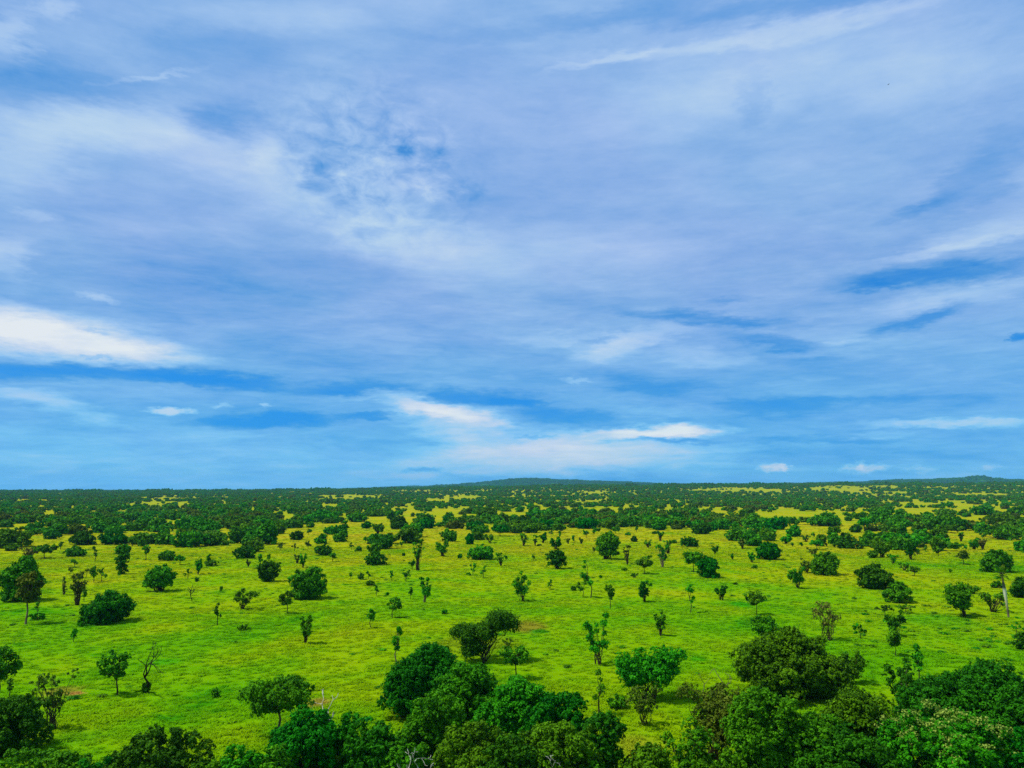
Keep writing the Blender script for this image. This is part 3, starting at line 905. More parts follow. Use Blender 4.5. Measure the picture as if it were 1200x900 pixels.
# smaller or farther plants: labels come from their form and nearest landmark
MORE = """12 642 50 25 B n;62 632 18 9 B d;97 638.5 30 17 B d;133 638 30 16 B d;135 624 26 10 B n;155 639 11 9 T n;117 619 44 14 B n;40 622 22 11 B n;60 616 20 11 B n;165 619 18 12 B n;185 623 30 9 B n;193 638 20 14 B n
171 656 9 18 T n;195 657 20 12 B n;12 645 16 8 B n;33 655 20 14 R t;52 654 28 16 T n;87 653 24 14 B n;111 658 7 18 S n;87 664 7 9 S n;143 650 18 12 B n;110 681 9 17 S n;119 680 11 14 S n;71 643 4 8 S n
222 641 45 20 B n;233 623 50 16 B n;275 636.5 18 20 B n;294 632 25 16 B n;313 638 24 28 B n;325 626 20 13 B n;287 654 25 14 B d;296 647 26 14 B n;328 645 6 9 S o;342 620 25 13 B n;347 633 16 11 B d;362 627 6 7 S n;375 612 36 15 B n;390 627 22 12 B n;398 636 18 14 B n
376 638 16 13 B n;379 650.5 21 13 B d;345 645 7 8 S o;361 643 7 9 S o;390 657 9 9 T n;211 661 12 11 T n;201 655 6 6 S n;233 672 9 17 M n;248 663 15 7 B n;244 662 5 13 S n;220 677 8 10 S n;231 681 4 4 B n;305 663 6 14 S n;315 656 4 6 S n;291 663 5 7 R o;348 659 7 9 R o;355 664 9 15 M n;339 686 4 10 S n;259 694 3 7 S n
402 630 12 20 B n;418 612.5 28 12 B n;429 620 12 9 B d;440 606 22 8 B n;468 621 22 17 B d;483 631 27 19 B n;498 620 22 14 B d;525 612 14 8 B d;443 627 14 14 M n;447 644 26 18 B d;438 650 18 13 M n;525 636 21 16 B n;518 652 15 18 M n;557 622 22 12 B d;541 616 9 10 M n;570 606 28 13 B n;586 629 21 14 T d;550 639 11 14 B d;573 637 10 11 M n;539 655 5 6 B d;586 664 10 17 R n;593 657 3 6 S n;554 674 7 14 S n;549 674 5 3 B n;566 677 7 14 S n;476 681 9 13 T n;459 680 4 11 S n;483 667 8 11 S n;428 637 4 8 S n;412 644 5 8 S n;420 646 8 6 B n;411 677 3 6 S n;423 679 7 7 B n;432 678 5 9 S n;434 686 10 6 B n;441 697 5 11 S n;454 697 3 2.5 B n;481 701 5 13 S d;471 642 5 8 S n;473 651 2.5 2.5 B d;521 718 6 4 B n
612 616 22 13 B d;638 621 24 13 B d;604 626 16 9 B d;687 620.5 26 15 B d;718 620 15 12 B d;722 626 11 8 T n;742 617 33 12 B n;773 621 17 14 B n;794 612 18 12 B d;627 608 22 13 B n;650 607 24 12 B n;651 645 13 16 M d;646 629 6 8 S n;656 632 3 10 S n;636.5 637 9 13 M d;614 641 10 16 R n;627.5 641 5 14 R n;632 641 5 3 B n;672 637.5 3 10 S n;666 638 4 7 R o;681 638 5 8 R o;687 631 7 10 S n;696 628 4 7 S n;696 649 3 7 S o;759 660 10 9 T n;783 650 11 17 R n;732 670 6 4 B n;744 677 9 5 R n;743 636 8 8 B d;746 623 3 6 S d;736 628 6 4 B n;774 635 8 13 R n;767 626 5 3 B d;759 643.5 9 11 R n;790 638 6 5 B n;808 642.5 22 14 B d;625 658 4 8 S n;644.5 690 6 11 S n;672 691 6 4 B n;704 677 2.5 2.5 B n
823 626 26 14 B d;848 620.5 17 12 B n;878 617 33 13 B n;910 621 27 16 B d;930 629 19 14 B n;965 617 45 18 B n;978 635 14 18 T n;867 632.5 30 13 B n;870 644 10 14 R o;882 638 3 13 S n;884.5 626 6 6 S n;897 631 2.5 7 S n;907 625 3 3 B d;921 638 12 12 M n;939 641 3 5 S d;929 641 2.5 5 S n;944 635 9 8 R o;953 630 4 6 S n;957 645 19 12 T n;953 651 12 9 R o;995 644 34 15 B d;838 650 8 11 M n;880.5 660 8 13 M n;884 668 7 6 B n;858 657 3 8 R n;862 686 4 3 B n
1003 624 14 10 B d;1013 622.5 15 15 T n;1040 616 50 20 B n;1046 625 12 9 M n;1057 621 16 13 M n;1057 632.5 22 11 B d;1079 637 25 17 B n;1100 631 22 15 B n;1095 621 40 18 B n;1123 622 22 17 B d;1175 633 48 17 B n;1172 616 50 15 B n;1127 634 7 10 R n;1111 643 4 11 M d;1142 644.5 12 14 M n;1151 644 11 13 R t;1191 643 7 8 R n;1075 651 5 8 R n;1085 647 3 8 S n;1100 652.5 10 10 T n;1132 645 4 6 S n;1114 673 3 6 S n;1034 654 20 20 M n;1022 655 14 10 B n;1047 662 12 12 R n;1072 677 15 13 T n;1060 670 12 11 R n;1150 604 30 12 B n;1030 604 26 10 B n;1110 606 24 10 B n;1188 604 20 10 B n"""

LANDMARKS = [(1183, 700, 'the white-trunked palm'), (125, 731, 'the lone round dark bush'), (30, 715, 'the tall bare-trunked tree'), (142, 672, 'the column-shaped bush'), (187, 692, 'the bushy side-stemmed tree'), (315, 682, 'the round bush with a gap'), (363, 703, 'the large bush with upright shoots'), (441, 662, 'the stacked pair of dark bushes'),
             (490, 668, 'the tall sparse thin-stemmed tree'), (563, 657, 'the box-shaped bush'), (498, 705, 'the vase-shaped young tree'), (612, 703, 'the fan-shaped young tree'), (652, 667, 'the round-crowned tree on short stems'), (713, 657, 'the flared leafy tree'), (755, 673, 'the small spreading tree with layered crown'), (829, 679, 'the egg-shaped dark bush'),
             (901, 657, 'the compact dome bush'), (968, 677, 'the large dome bush'), (1027, 694, 'the big ragged bush'), (1067, 657, 'the egg-crowned small tree'), (1129, 663, 'the lollipop-shaped olive tree'), (1168, 673, 'the bushy tree behind the palm'), (222, 641, 'the wide thicket with a thin trunk'), (295, 640, 'the long hedge-like thicket'), (525, 636, 'the helmet-shaped bush')]
NAMES = {'B': 'bush', 'M': 'many_stemmed_tree', 'T': 'spreading_tree', 'S': 'sapling', 'R': 'sparse_tree'}
CATS = {'B': 'bush', 'M': 'tree', 'T': 'tree', 'S': 'sapling', 'R': 'tree'}
PARTS = {'B': ('stems', 'foliage'), 'M': ('stems', 'crown'), 'T': ('trunk', 'crown'), 'S': ('trunk', 'crown'), 'R': ('stems', 'crown')}
GROUPS = {'B': 'bushes scattered over the grassy plain', 'M': 'many-stemmed trees scattered over the plain', 'T': 'single-trunked trees scattered over the plain', 'S': 'saplings scattered over the plain', 'R': 'sparse trees scattered over the plain'}
TONE = {'n': 'green', 'd': 'dark green', 'l': 'bright green', 'o': 'olive', 't': 'tan'}
SHAPE = {'B': 'bush', 'M': 'many-stemmed tree', 'T': 'crowned tree', 'S': 'sapling', 'R': 'see-through tree'}


def auto_label(x, base, w, h, kind, colr):
    r = w / h
    form = ('wide low' if r > 2.2 else 'broad' if r > 1.45 else 'rounded' if r > 0.9 else 'upright' if r > 0.5 else 'thin')
    X, Y = hit(x, base)
    pxm = math.hypot(X, Y) / FPX
    size = 'tiny' if h * pxm < 2.2 else 'small' if h * pxm < 4.2 else 'mid-sized' if h * pxm < 7.5 else 'tall'
    best = min(LANDMARKS, key=lambda l: math.hypot(hit(l[0], l[1])[0] - X, (hit(l[0], l[1])[1] - Y) * 0.8))
    if base < 628:
        where = 'in the bush belt beyond ' + best[2]
    else:
        where = 'in the grass near ' + best[2]
    return ' '.join(f'{size} {form} {TONE[colr]} {SHAPE[kind]} {where}'.split()[:16])


rows = list(PLANTS)
for e in MORE.replace('\n', ';').split(';'):
    q = e.split()
    x, base, w, h = map(float, q[:4])
    rows.append((x, base, w, h, q[4], q[5], auto_label(x, base, w, h, q[4], q[5]), {}))

seen = {}
for r_ in rows:
    seen[r_[6]] = seen.get(r_[6], 0) + 1
for k, r_ in enumerate(rows):                         # look-alikes with one landmark: name the direction as well
    if seen[r_[6]] > 1:
        x, base, w, h, kind, colr = r_[:6]
        X, Y = hit(x, base)
        L_ = sorted(LANDMARKS, key=lambda l: math.hypot(hit(l[0], l[1])[0] - X, (hit(l[0], l[1])[1] - Y) * 0.8))
        a_ = np.array(hit(*L_[0][:2]))
        v_ = unit(np.array((X, Y)) - a_)
        to = max(L_[1:7], key=lambda l: float(unit(np.array(hit(*l[:2])) - a_) @ v_))
        head = r_[6].split(' in the ')[0]
        rows[k] = (x, base, w, h, kind, colr, ' '.join(f'{head} beyond {L_[0][2]} toward {to[2]}'.split()[:16]), r_[7])
OCC = []
for i, (x, base, w, h, kind, colr, label, ex) in enumerate(rows):
    bare = colr == 'T'
    colr = colr.lower()
    X, Y, z, W, H = place(x, base, w, h, kind)
    dist = math.hypot(X, Y)
    OCC.append((X, Y, W / 2))
    cl_ = None
    if ex.get('twin'):
        rg = np.random.default_rng(5)
        cl_ = [(W * 0.31 + rg.normal() * W * 0.10, rg.normal() * W * .12, H * 0.80 + rg.normal() * H * 0.06, W * .12) for _ in range(9)] + [(W * 0.1 + rg.normal() * W * 0.07, rg.normal() * W * .1, H * 0.58 + rg.normal() * H * 0.07, W * .11) for _ in range(5)]
        cl_ += [(-W * 0.2 + rg.normal() * W * 0.11, rg.normal() * W * .14, H * rg.uniform(0.36, 0.60), W * .11) for _ in range(10)] + [(-W * 0.12 + rg.normal() * W * 0.09, -rg.uniform(0, .1) * W, H * rg.uniform(0.12, 0.35), W * .09) for _ in range(7)]
    if ex.get('low'):
        rg = np.random.default_rng(i)
        C_, R_c = crown_clumps('B', W * 0.96, W * 0.85, H * 0.86, rg)
        cl_ = [(c_[0], c_[1], c_[2] + H * 0.13, r_) for c_, r_ in zip(C_, R_c)]
    bark = {'pale': BARK_PALE, None: BARK_DARK if colr == 'd' else BARK}[ex.get('bark')]
    t = thing(NAMES[kind], label, CATS[kind], (X, Y, z), GROUPS[kind] if i >= len(PLANTS) else ('trees and scrub at the foot of the escarpment' if base > 880 else GROUPS[kind]))
    for (pn, me, subs) in build_tree(NAMES[kind], PARTS[kind], kind, colr, W, H, dist, 100 + i, ex.get('lean', 0.0), bark, ex.get('dens', 1.0), ex.get('tips', False), cl_):
        o = put(pn, me, t)
        for sn, sm in subs:
            put(sn, sm, o)


# ------------------------------------------------------------------ dead and bare trees
def dead_tree(name, label, x, base, h, seed, bark, lean=0.0, spread=0.35, depth=4, thick=1.0):
    X, Y, z, W, H = place(x, base, 10, h, 'T')
    rng = np.random.default_rng(seed)
    dist = math.hypot(X, Y)
    tmin = dist * 0.00045
    trunk, limbs = Tubes(), Tubes()

    def grow(p, dv, L, r, lvl):
        k = 5
        P_ = [np.array(p, float)]
        dcur = np.array(dv, float)
        for s in range(k - 1):
            dcur = unit(dcur + rng.normal(size=3) * 0.22 + (0, 0, 0.06))
            P_.append(P_[-1] + dcur * L / (k - 1))
        (trunk if lvl == 0 else limbs).add(P_, np.linspace(r, max(r * 0.55, tmin * 0.5), k), 5)
        if lvl < depth - 1:
            for j in range(2 if lvl else 3):
                s = P_[int(rng.integers(2, k))] if j else P_[-1]
                nd_2 = unit(dcur + rng.normal(size=3) * (spread + 0.25) * 1.4)
                grow(s, nd_2, L * rng.uniform(0.5, 0.75), max(r * 0.55, tmin * 0.6), lvl + 1)
    grow((0, 0, -0.2), unit(np.array((lean, 0, 1.0))), H * 0.48, max(0.022 * H * thick, tmin), 0)
    # scale to the height in the photograph
    allv = np.concatenate(trunk.V + limbs.V)
    s = H / allv[:, 2].max()
    for tb in (trunk, limbs):
        tb.V = [v_ * s for v_ in tb.V]
    t = thing(name, label, 'dead tree', (X, Y, z), 'leafless trees in the grass and scrub')
    put('trunk', trunk.mesh('dead_trunk', bark), t)
    put('branches', limbs.mesh('dead_branches', bark), t)
    return t


dead_tree('dead_tree', 'twisted bare tree with a bushy foot beside the side-swept tree', 172, 807, 60, 3, BARK_DARK, 0.02, 0.15, 4)
dead_tree('dead_tree', 'bare leaning stick of a shrub beyond the lone round bush', 225, 704, 20, 8, BARK_DARK, 0.55, 0.1, 3)
dead_tree('dead_tree', 'bleached dead sapling among dark trees below bare soil', 391, 866, 52, 14, BARK_DEAD, 0.0, 0.25, 4, 0.8)
dead_tree('dead_tree', 'dead grey twig tree rising from the sparse olive tree', 838, 880, 92, 21, BARK_PALE, -0.1, 0.5, 4, 0.8)
dead_tree('dead_tree', 'forked white dead branch sticking out of low green thicket', 497, 945, 66, 31, BARK_DEAD, 0.0, 0.6, 5, 0.75)
dead_tree('dead_tree', 'twisted white dead limbs in front of the broad thicket crowns', 655, 950, 70, 46, BARK_DEAD, -0.1, 0.9, 6, 0.9)
bfoot = place(171, 808, 10, 9, 'S')
t = thing('bush', 'tiny dark tuft at the foot of the twisted bare tree', 'bush', bfoot[:3], GROUPS['B'])
for (pn, me, subs) in build_tree('bush', PARTS['B'], 'B', 'd', bfoot[3], bfoot[4], 128, 900):
    put(pn, me, t)

# ------------------------------------------------------------------ the palm
X, Y, z, W, H = place(1183, 732, 20, 66, 'T')
palm = thing('palm_tree', 'tall palm with swollen white trunk and small fan crown', 'palm', (X, Y, z))
m_palm, tp, outp = new_mat('palm_bark')
tcp = tp.n('ShaderNodeTexCoord')
sp = tp.n('ShaderNodeSeparateXYZ')
tp.link(tcp.outputs['Object'], sp.inputs[0])
nzp = tp.noise(tcp.outputs['Object'], 2.2, 4, 0.6)
hh = tp.math('ADD', sp.outputs[2], tp.math('MULTIPLY', nzp, 1.0))
colp = tp.ramp(tp.math('DIVIDE', hh, H), [(0.0, (0.05, 0.045, 0.02)), (0.28, (0.10, 0.09, 0.035)), (0.40, (0.40, 0.37, 0.20)), (0.60, (0.62, 0.60, 0.42)), (0.66, (0.60, 0.56, 0.42)), (0.70, (0.14, 0.12, 0.06)), (1.0, (0.08, 0.06, 0.03))])
prp = tp.n('ShaderNodeBsdfPrincipled')
prp.inputs['Roughness'].default_value = 0.9
tp.link(colp, prp.inputs['Base Color'])
tp.link(prp.outputs[0], outp.inputs['Surface'])
tb = Tubes()
zs = np.linspace(-0.2, H * 0.90, 14)
rr = np.interp(zs / H, [0, 0.08, 0.35, 0.58, 0.66, 0.74, 0.9], [0.26, 0.22, 0.22, 0.36, 0.36, 0.20, 0.17])
tb.add(np.stack([-(zs / H) ** 1.3 * 0.9, zs * 0, zs], -1), rr, 10)
put('trunk', tb.mesh('palm_trunk', m_palm), palm)
rg = np.random.default_rng(77)
top = np.array((-0.82, 0, H * 0.90))
for i in range(20):                                  # fan fronds, each with its stalk
    a = i * 2.399
    e = math.radians(75 - i * 6.2)
    dv = np.array((math.cos(a) * math.cos(e), math.sin(a) * math.cos(e), math.sin(e)))
    L = rg.uniform(0.9, 1.25)
    tip = dv * L
    side_ = unit(np.cross(dv, (0, 0, 1.0)))
    up_ = np.cross(side_, dv)
    V_, F_ = [], []
    for j in range(13):                              # leaflets of the fan
        th = math.radians(-95 + 190 * j / 12)
        ld = unit(dv * math.cos(th) + side_ * math.sin(th)) + np.array((0, 0, -0.12 * abs(math.sin(th))))
        pr_ = unit(np.cross(ld, up_))
        ln = 1.25 * (1 - 0.25 * abs(math.sin(th)))
        k = len(V_)
        V_ += [tip, tip + ld * ln * 0.6 + pr_ * 0.09 + up_ * 0.04, tip + ld * ln, tip + ld * ln * 0.6 - pr_ * 0.09 + up_ * 0.04]
        F_.append((k, k + 1, k + 2, k + 3))
    fr = put('frond', mesh_np('frond', np.array(V_), np.array(F_), LEAF['l' if i % 5 else 'o'], rg.uniform(0, 1, 13)), palm, tuple(top))
    st = Tubes()
    st.add([(0, 0, 0), dv * L * 0.5 + (0, 0, 0.04), tip], [0.05, 0.04, 0.03], 4)
    put('stalk', st.mesh('frond_stalk', BARK), fr)

# ------------------------------------------------------------------ the bird high over the plain
Yb = 330.0
dd = ray(1041, 99)
bird_m, tbm, outb = new_mat('bird_plumage')
prb = tbm.n('ShaderNodeBsdfPrincipled')
prb.inputs['Base Color'].default_value = (0.02, 0.018, 0.016, 1)
prb.inputs['Roughness'].default_value = 0.8
tbm.link(prb.outputs[0], outb.inputs['Surface'])
bird = thing('bird', 'dark bird soaring alone high under the clouds', 'bird', tuple(np.array((0, 0, CAM_H)) + dd / dd[1] * Yb))
bird.rotation_euler = (math.radians(20), math.radians(-28), math.radians(20))
tb = Tubes()
tb.add([(0, -0.40, 0), (0, -0.30, 0), (0, -0.05, -0.02), (0, 0.2, 0), (0, 0.33, 0.03), (0, 0.42, 0.03)], [0.01, 0.09, 0.13, 0.10, 0.06, 0.01], 8)
put('body', tb.mesh('bird_body', bird_m), bird)
for s in (-1, 1):
    wv = np.array([(0.08, 0.2, 0.03), (0.5, 0.24, 0.13), (0.95, 0.12, 0.2), (0.9, -0.06, 0.2), (0.5, -0.10, 0.12), (0.08, -0.12, 0.02)]) * (s, 1, 1)
    V_ = np.concatenate([wv, wv - (0, 0, 0.02)])
    F_ = [(0, 1, 4, 5), (1, 2, 3, 4), (11, 10, 7, 6), (10, 9, 8, 7)] + [(i, (i + 1) % 6, (i + 1) % 6 + 6, i + 6) for i in range(6)]
    put('wing', mesh_np('bird_wing', V_, np.array(F_), bird_m), bird)
put('tail', mesh_np('bird_tail', np.array([(-0.03, -0.36, 0), (0.03, -0.36, 0), (0.14, -0.66, 0.0), (-0.14, -0.66, 0.0)]), np.array([(0, 1, 2, 3)]), bird_m), bird)


# ------------------------------------------------------------------ uncountable cover: grass tufts and the far bushland
def scatter(name, pts, rotz, scale, pick, lib, label, cat):
    """one object that spreads the library meshes over the given points"""
    coll = bpy.data.collections.new(name + '_library')
    for k, me in enumerate(lib):
        coll.objects.link(bpy.data.objects.new(f'{name}_kind_{k:02d}', me))
    me = bpy.data.meshes.new(name)
    me.vertices.add(len(pts))
    me.vertices.foreach_set('co', np.ascontiguousarray(pts, np.float32).ravel())
    rot = np.zeros((len(pts), 3), np.float32)
    rot[:, 2] = rotz
    a_ = me.attributes.new('rot', 'FLOAT_VECTOR', 'POINT')
    a_.data.foreach_set('vector', rot.ravel())
    a_ = me.attributes.new('scl', 'FLOAT_VECTOR', 'POINT')
    a_.data.foreach_set('vector', np.ascontiguousarray(scale, np.float32).ravel())
    a_ = me.attributes.new('pick', 'INT', 'POINT')
    a_.data.foreach_set('value', np.ascontiguousarray(pick, np.int32))
    o = put(name, me)
    ng = bpy.data.node_groups.new(name + '_nodes', 'GeometryNodeTree')
    ng.interface.new_socket('Geometry', in_out='INPUT', socket_type='NodeSocketGeometry')
    ng.interface.new_socket('Geometry', in_out='OUTPUT', socket_type='NodeSocketGeometry')
    q = NT(ng)
    i_, o_ = q.n('NodeGroupInput'), q.n('NodeGroupOutput')
    ci = q.n('GeometryNodeCollectionInfo')
    ci.inputs['Collection'].default_value = coll
    ci.inputs['Separate Children'].default_value = True
    ci.inputs['Reset Children'].default_value = True
    ip = q.n('GeometryNodeInstanceOnPoints')
    ip.inputs['Pick Instance'].default_value = True
    q.link(i_.outputs[0], ip.inputs['Points'])
    q.link(ci.outputs[0], ip.inputs['Instance'])
    for nm, ty, sk in (('rot', 'FLOAT_VECTOR', 'Rotation'), ('scl', 'FLOAT_VECTOR', 'Scale'), ('pick', 'INT', 'Instance Index')):
        na2 = q.n('GeometryNodeInputNamedAttribute', data_type=ty)
        na2.inputs['Name'].default_value = nm
        q.link(na2.outputs['Attribute'], ip.inputs[sk])
    q.link(ip.outputs[0], o_.inputs[0])
    md = o.modifiers.new('scatter', 'NODES')
    md.node_group = ng
    o['kind'] = 'stuff'
    o['label'] = label
    o['category'] = cat
    return o


def wedge(n, r0, r1, rng, half=0.95):
    r = np.sqrt(rng.uniform(r0 * r0, r1 * r1, n))
    a = rng.uniform(-half, half, n)
    return np.sin(a) * r, np.cos(a) * r


def vnoise(x, y, s, seed):
    """smooth value noise"""
    rg_ = np.random.default_rng(seed)
    tab = rg_.uniform(0, 1, (256, 256))
    x, y = x / s + 1000, y / s + 1000
    xi, yi = np.floor(x).astype(int), np.floor(y).astype(int)
    fx, fy = smooth(x - xi), smooth(y - yi)
    g_ = lambda a, b_: tab[a % 256, b_ % 256]
    return (g_(xi, yi) * (1 - fx) + g_(xi + 1, yi) * fx) * (1 - fy) + (g_(xi, yi + 1) * (1 - fx) + g_(xi + 1, yi + 1) * fx) * fy


# grass tufts
rg = np.random.default_rng(21)
tufts = []
for k in range(5):
    nb_ = 46
    V_, F_, r_ = [], [], []
    for j in range(nb_):
        a = rg.uniform(0, 6.283)
        p0 = np.array((rg.normal() * 0.38, rg.normal() * 0.38, -0.03))
        ln = rg.uniform(0.25, 0.62)
        out = np.array((math.cos(a), math.sin(a), 0))
        sd = np.array((-out[1], out[0], 0)) * rg.uniform(0.035, 0.07)
        lean = rg.uniform(0.6, 1.35)
        p1 = p0 + out * ln * 0.45 * lean + (0, 0, ln * 0.75)
        p2 = p0 + out * ln * 1.0 * lean + (0, 0, ln * (1.15 - 0.5 * lean))
        q_ = len(V_)
        V_ += [p0 - sd, p0 + sd, p1 + sd, p1 - sd, p2 + sd * 0.15, p2 - sd * 0.15]
        F_ += [(q_, q_ + 1, q_ + 2, q_ + 3), (q_ + 3, q_ + 2, q_ + 4, q_ + 5)]
        v__ = rg.uniform(0, 1)
        r_ += [v__, v__]
    tufts.append(mesh_np('tuft', np.array(V_), np.array(F_), GRASS_BLADE, np.array(r_)))
px_, py_ = [], []
for (r0, r1, per) in ((34, 66, 1.0), (66, 130, 0.9), (130, 220, 1.8), (220, 420, 4.5), (420, 800, 16.0)):
    n = int(0.95 * (r1 * r1 - r0 * r0) / per)
    x_, y_ = wedge(n, r0, r1, rg)
    px_.append(x_)
    py_.append(y_)
gx, gy = np.concatenate(px_), np.concatenate(py_)
keep = rg.uniform(0, 1, len(gx)) < (0.8 + 0.2 * vnoise(gx, gy, 5.0, 3)) * (1 - smooth((np.hypot(gx, gy) - 420) / 380))
gx, gy = gx[keep], gy[keep]
sc_ = (0.8 + 0.6 * smooth((np.hypot(gx, gy) - 200) / 300))[:, None] * rg.uniform(0.7, 1.4, (len(gx), 1)) * np.array((1, 1, 0.62)) * (0.75 + 0.5 * vnoise(gx, gy, 11.0, 4))[:, None]
scatter('grass', np.stack([gx, gy, terrain(gx, gy)], -1), rg.uniform(0, 6.283, len(gx)), sc_, rg.integers(0, 5, len(gx)), tufts, 'yellow-green savanna grass covering the plain', 'grass')

# low herbs: dark leafy spots in the grass
herbs = []
for k in range(4):
    n = 60
    dv = unit(rg.normal(size=(n, 3)))
    cpos = dv * (0.55, 0.55, 0.22) * rg.uniform(0.3, 1, (n, 1)) + (0, 0, 0.24)
    V_, F_ = leaves(cpos, dv + (0, 0, 0.8), 0.26, rg)
    herbs.append(mesh_np('herb', V_, F_, LEAF['lnnd'[k]], rg.uniform(0, 1, n)))
x_, y_ = wedge(12000, 70, 480, rg)
den = vnoise(x_, y_, 22, 8) * 0.6 + vnoise(x_, y_, 7, 9) * 0.4
x1, y1 = hit(1110, 735)
near_patch = np.exp(-(((x_ - x1) / 16) ** 2 + ((y_ - y1) / 26) ** 2))
keep = rg.uniform(0, 1, len(x_)) < np.clip((den - 0.52) * 2.2, 0.02, 1) + near_patch
x_, y_ = x_[keep], y_[keep]
s_ = rg.uniform(0.4, 1.0, (len(x_), 1)) ** 2 * np.array((2.3, 1.7, 1.3))
scatter('herbs', np.stack([x_, y_, terrain(x_, y_)], -1), rg.uniform(0, 6.283, len(x_)), s_, rg.integers(0, 4, len(x_)), herbs, 'low dark green herbs dotted through the grass', 'herbs')


# far bushland: crowns of trees beyond the open grass, and whole groves farther out
def far_tree(w, h, seed, ls, colr, dense=1.0):
    rng = np.random.default_rng(seed)
    C, R = crown_clumps('B' if seed % 3 else 'M', w, w, h, rng)
    cs, ns, rs = [], [], []
    for c_, r_ in zip(C, R):
        n = max(5, int(4 * math.pi * r_ * r_ * 1.5 * dense / (0.31 * ls * ls)))
        dv = unit(rng.normal(size=(n, 3)) + (0, 0, 0.2))
        cs.append(c_ + dv * r_ * (1.05 - 0.4 * rng.uniform(0, 1, (n, 1))) * (1, 1, 0.85))
        ns.append(dv + rng.normal(size=(n, 3)) * 0.4 + (0, 0, 0.3))
        rs.append(np.clip(rng.uniform(0, 0.5) + rng.uniform(0, 0.5, n), 0, 1))
    return np.concatenate(cs), np.concatenate(ns), np.concatenate(rs), ls


lib = []
for k in range(12):
    w_, h_ = [(9, 6), (12, 7), (7, 6.5), (14, 7), (6, 4), (10, 8)][k % 6]
    rng = np.random.default_rng(500 + k)
    cs, ns, rs, ls = far_tree(w_, h_, 500 + k, 1.5, 'n')
    V_, F_ = leaves(cs, ns, ls, rng, 0.8)
    lib.append(mesh_np('far_tree', V_, F_, LEAF['lnllnlnllonl'[k]], rs))


def taken(x, y, extra=2.0):
    ok_ = np.ones(len(x), bool)
    for (X_, Y_, r_) in OCC:
        if Y_ > 300:
            ok_ &= (x - X_) ** 2 + (y - Y_) ** 2 > (r_ + extra) ** 2
    return ok_


x_, y_ = wedge(51000, 430, 4400, rg, 0.95)
rn, an = rg.uniform(430, 900, 3160), rg.uniform(-0.95, 0.95, 3160)
x_, y_ = np.concatenate([x_, np.sin(an) * rn]), np.concatenate([y_, np.cos(an) * rn])
rr_ = np.hypot(x_, y_)
azp = np.arctan2(x_, y_)
den = 0.5 * vnoise(x_, y_ * 0.55, 150, 31) + 0.32 * vnoise(x_, y_, 55, 32) + 0.18 * vnoise(x_, y_, 20, 33)
right = smooth((azp + 0.05) / 0.5)                   # more clearings on that side, as the photograph shows
thr = 0.50 - 0.10 * smooth((rr_ - 480) / 260) + 0.035 * right * smooth((rr_ - 700) / 400) + 0.005 * (1 - right)
keep = (den > thr) & (rg.uniform(0, 1, len(x_)) < (0.66 - 0.06 * right) * (0.35 + 0.65 * smooth((rr_ - 430) / 260))) & taken(x_, y_)
x_, y_ = x_[keep], y_[keep]
s_ = rg.uniform(0.6, 1.25, (len(x_), 1)) * np.concatenate([rg.uniform(0.85, 1.25, (len(x_), 2)), rg.uniform(0.8, 1.15, (len(x_), 1))], 1)
scatter('bushland', np.stack([x_, y_, terrain(x_, y_) - 0.2], -1), rg.uniform(0, 6.283, len(x_)), s_, rg.integers(0, 12, len(x_)), lib, 'belt of countless bushes and trees across the far plain', 'bushland')

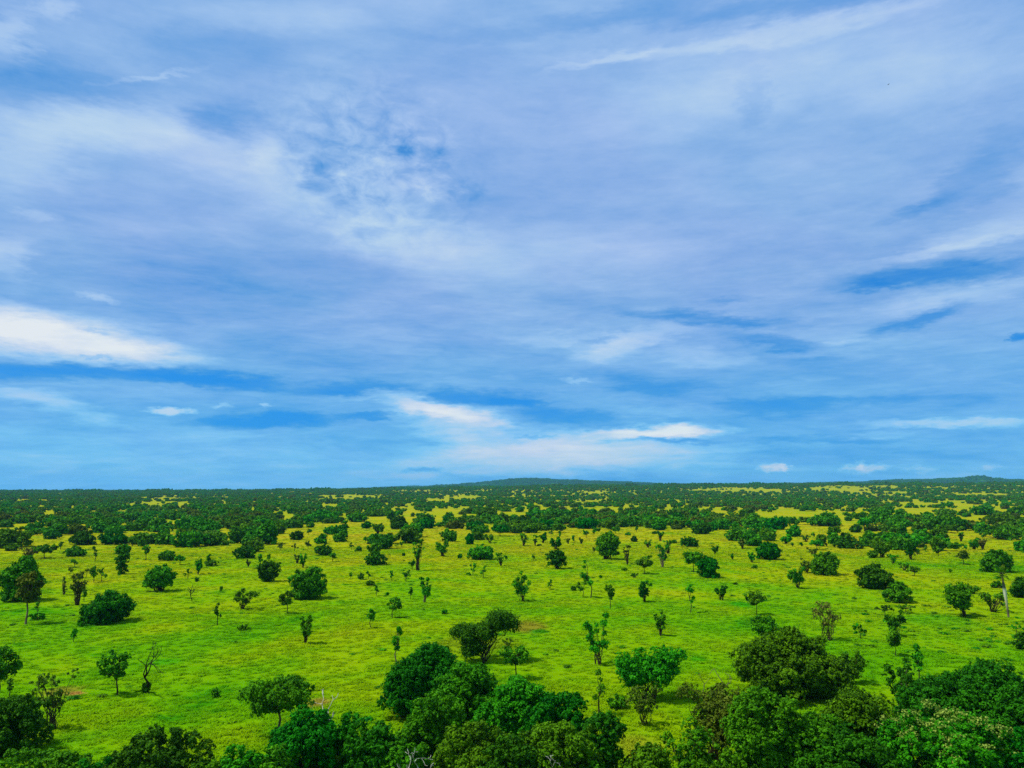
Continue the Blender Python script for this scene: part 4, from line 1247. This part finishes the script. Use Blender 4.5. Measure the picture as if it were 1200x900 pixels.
groves = []
for k in range(6):
    rng = np.random.default_rng(700 + k)
    CS, NS, RS = [], [], []
    for j in range(15):
        a, r_ = rng.uniform(0, 6.283), 34 * math.sqrt(rng.uniform(0, 1))
        w_, h_ = rng.uniform(8, 15), rng.uniform(5, 9)
        cs, ns, rs, ls = far_tree(w_, h_, 800 + k * 20 + j, 3.0, 'n', 0.8)
        CS.append(cs + (math.cos(a) * r_, math.sin(a) * r_, 0))
        NS.append(ns)
        RS.append(rs)
    CS, NS, RS = np.concatenate(CS), np.concatenate(NS), np.concatenate(RS)
    V_, F_ = leaves(CS, NS, 3.0, rng, 0.8)
    groves.append(mesh_np('grove', V_, F_, LEAF['lllnll'[k]], RS))
xa, ya = wedge(6500, 4000, 7000, rg, 0.95)
xb, yb = wedge(27500, 7000, 14000, rg, 0.95)
x_, y_ = np.concatenate([xa, xb]), np.concatenate([ya, yb])
rr_ = np.hypot(x_, y_)
den = 0.7 * vnoise(x_, y_ * 0.5, 420, 41) + 0.3 * vnoise(x_, y_, 130, 42)
keep = (den > 0.44 - 0.3 * smooth((rr_ - 4400) / 2500)) | (rr_ > 7000)
x_, y_, rr_ = x_[keep], y_[keep], rr_[keep]
s_ = np.stack([1 + 0.5 * smooth((rr_ - 5500) / 1500)] * 2 + [0.75 + 0.45 * rg.exponential(1.0, len(x_)).clip(0, 3.2)], -1)
scatter('distant_woodland', np.stack([x_, y_, terrain(x_, y_) - 0.5], -1), rg.uniform(0, 6.283, len(x_)), s_, rg.integers(0, 6, len(x_)), groves, 'unbroken green woodland and wooded ridges out to the horizon', 'woodland')

# ------------------------------------------------------------------ the air
hz_m, th, outh = new_mat('air')
pv = th.n('ShaderNodeVolumePrincipled')
pv.inputs['Color'].default_value = (0.20, 0.58, 1.0, 1)
pv.inputs['Density'].default_value = 0.000034
pv.inputs['Anisotropy'].default_value = 0.1
th.link(pv.outputs[0], outh.inputs['Volume'])
S, Zt, Zb = 18500.0, 330.0, -4.0
V_ = np.array([(sx * S, sy * S, zz) for zz in (Zb, Zt) for sx, sy in ((-1, -1), (1, -1), (1, 1), (-1, 1))])
F_ = np.array([(3, 2, 1, 0), (4, 5, 6, 7), (0, 1, 5, 4), (1, 2, 6, 5), (2, 3, 7, 6), (3, 0, 4, 7)])
haze = put('haze', mesh_np('haze', V_, F_, hz_m))
haze['kind'] = 'stuff'
haze['label'] = 'thin blue air haze lying over the plain'
haze['category'] = 'haze'
tri = sum(sum(len(p.vertices) - 2 for p in m.polygons) if len(m.polygons) < 50 else len(m.polygons) * 2 for m in bpy.data.meshes)
print('TRIS', tri, 'points', len(x_), len(gx))
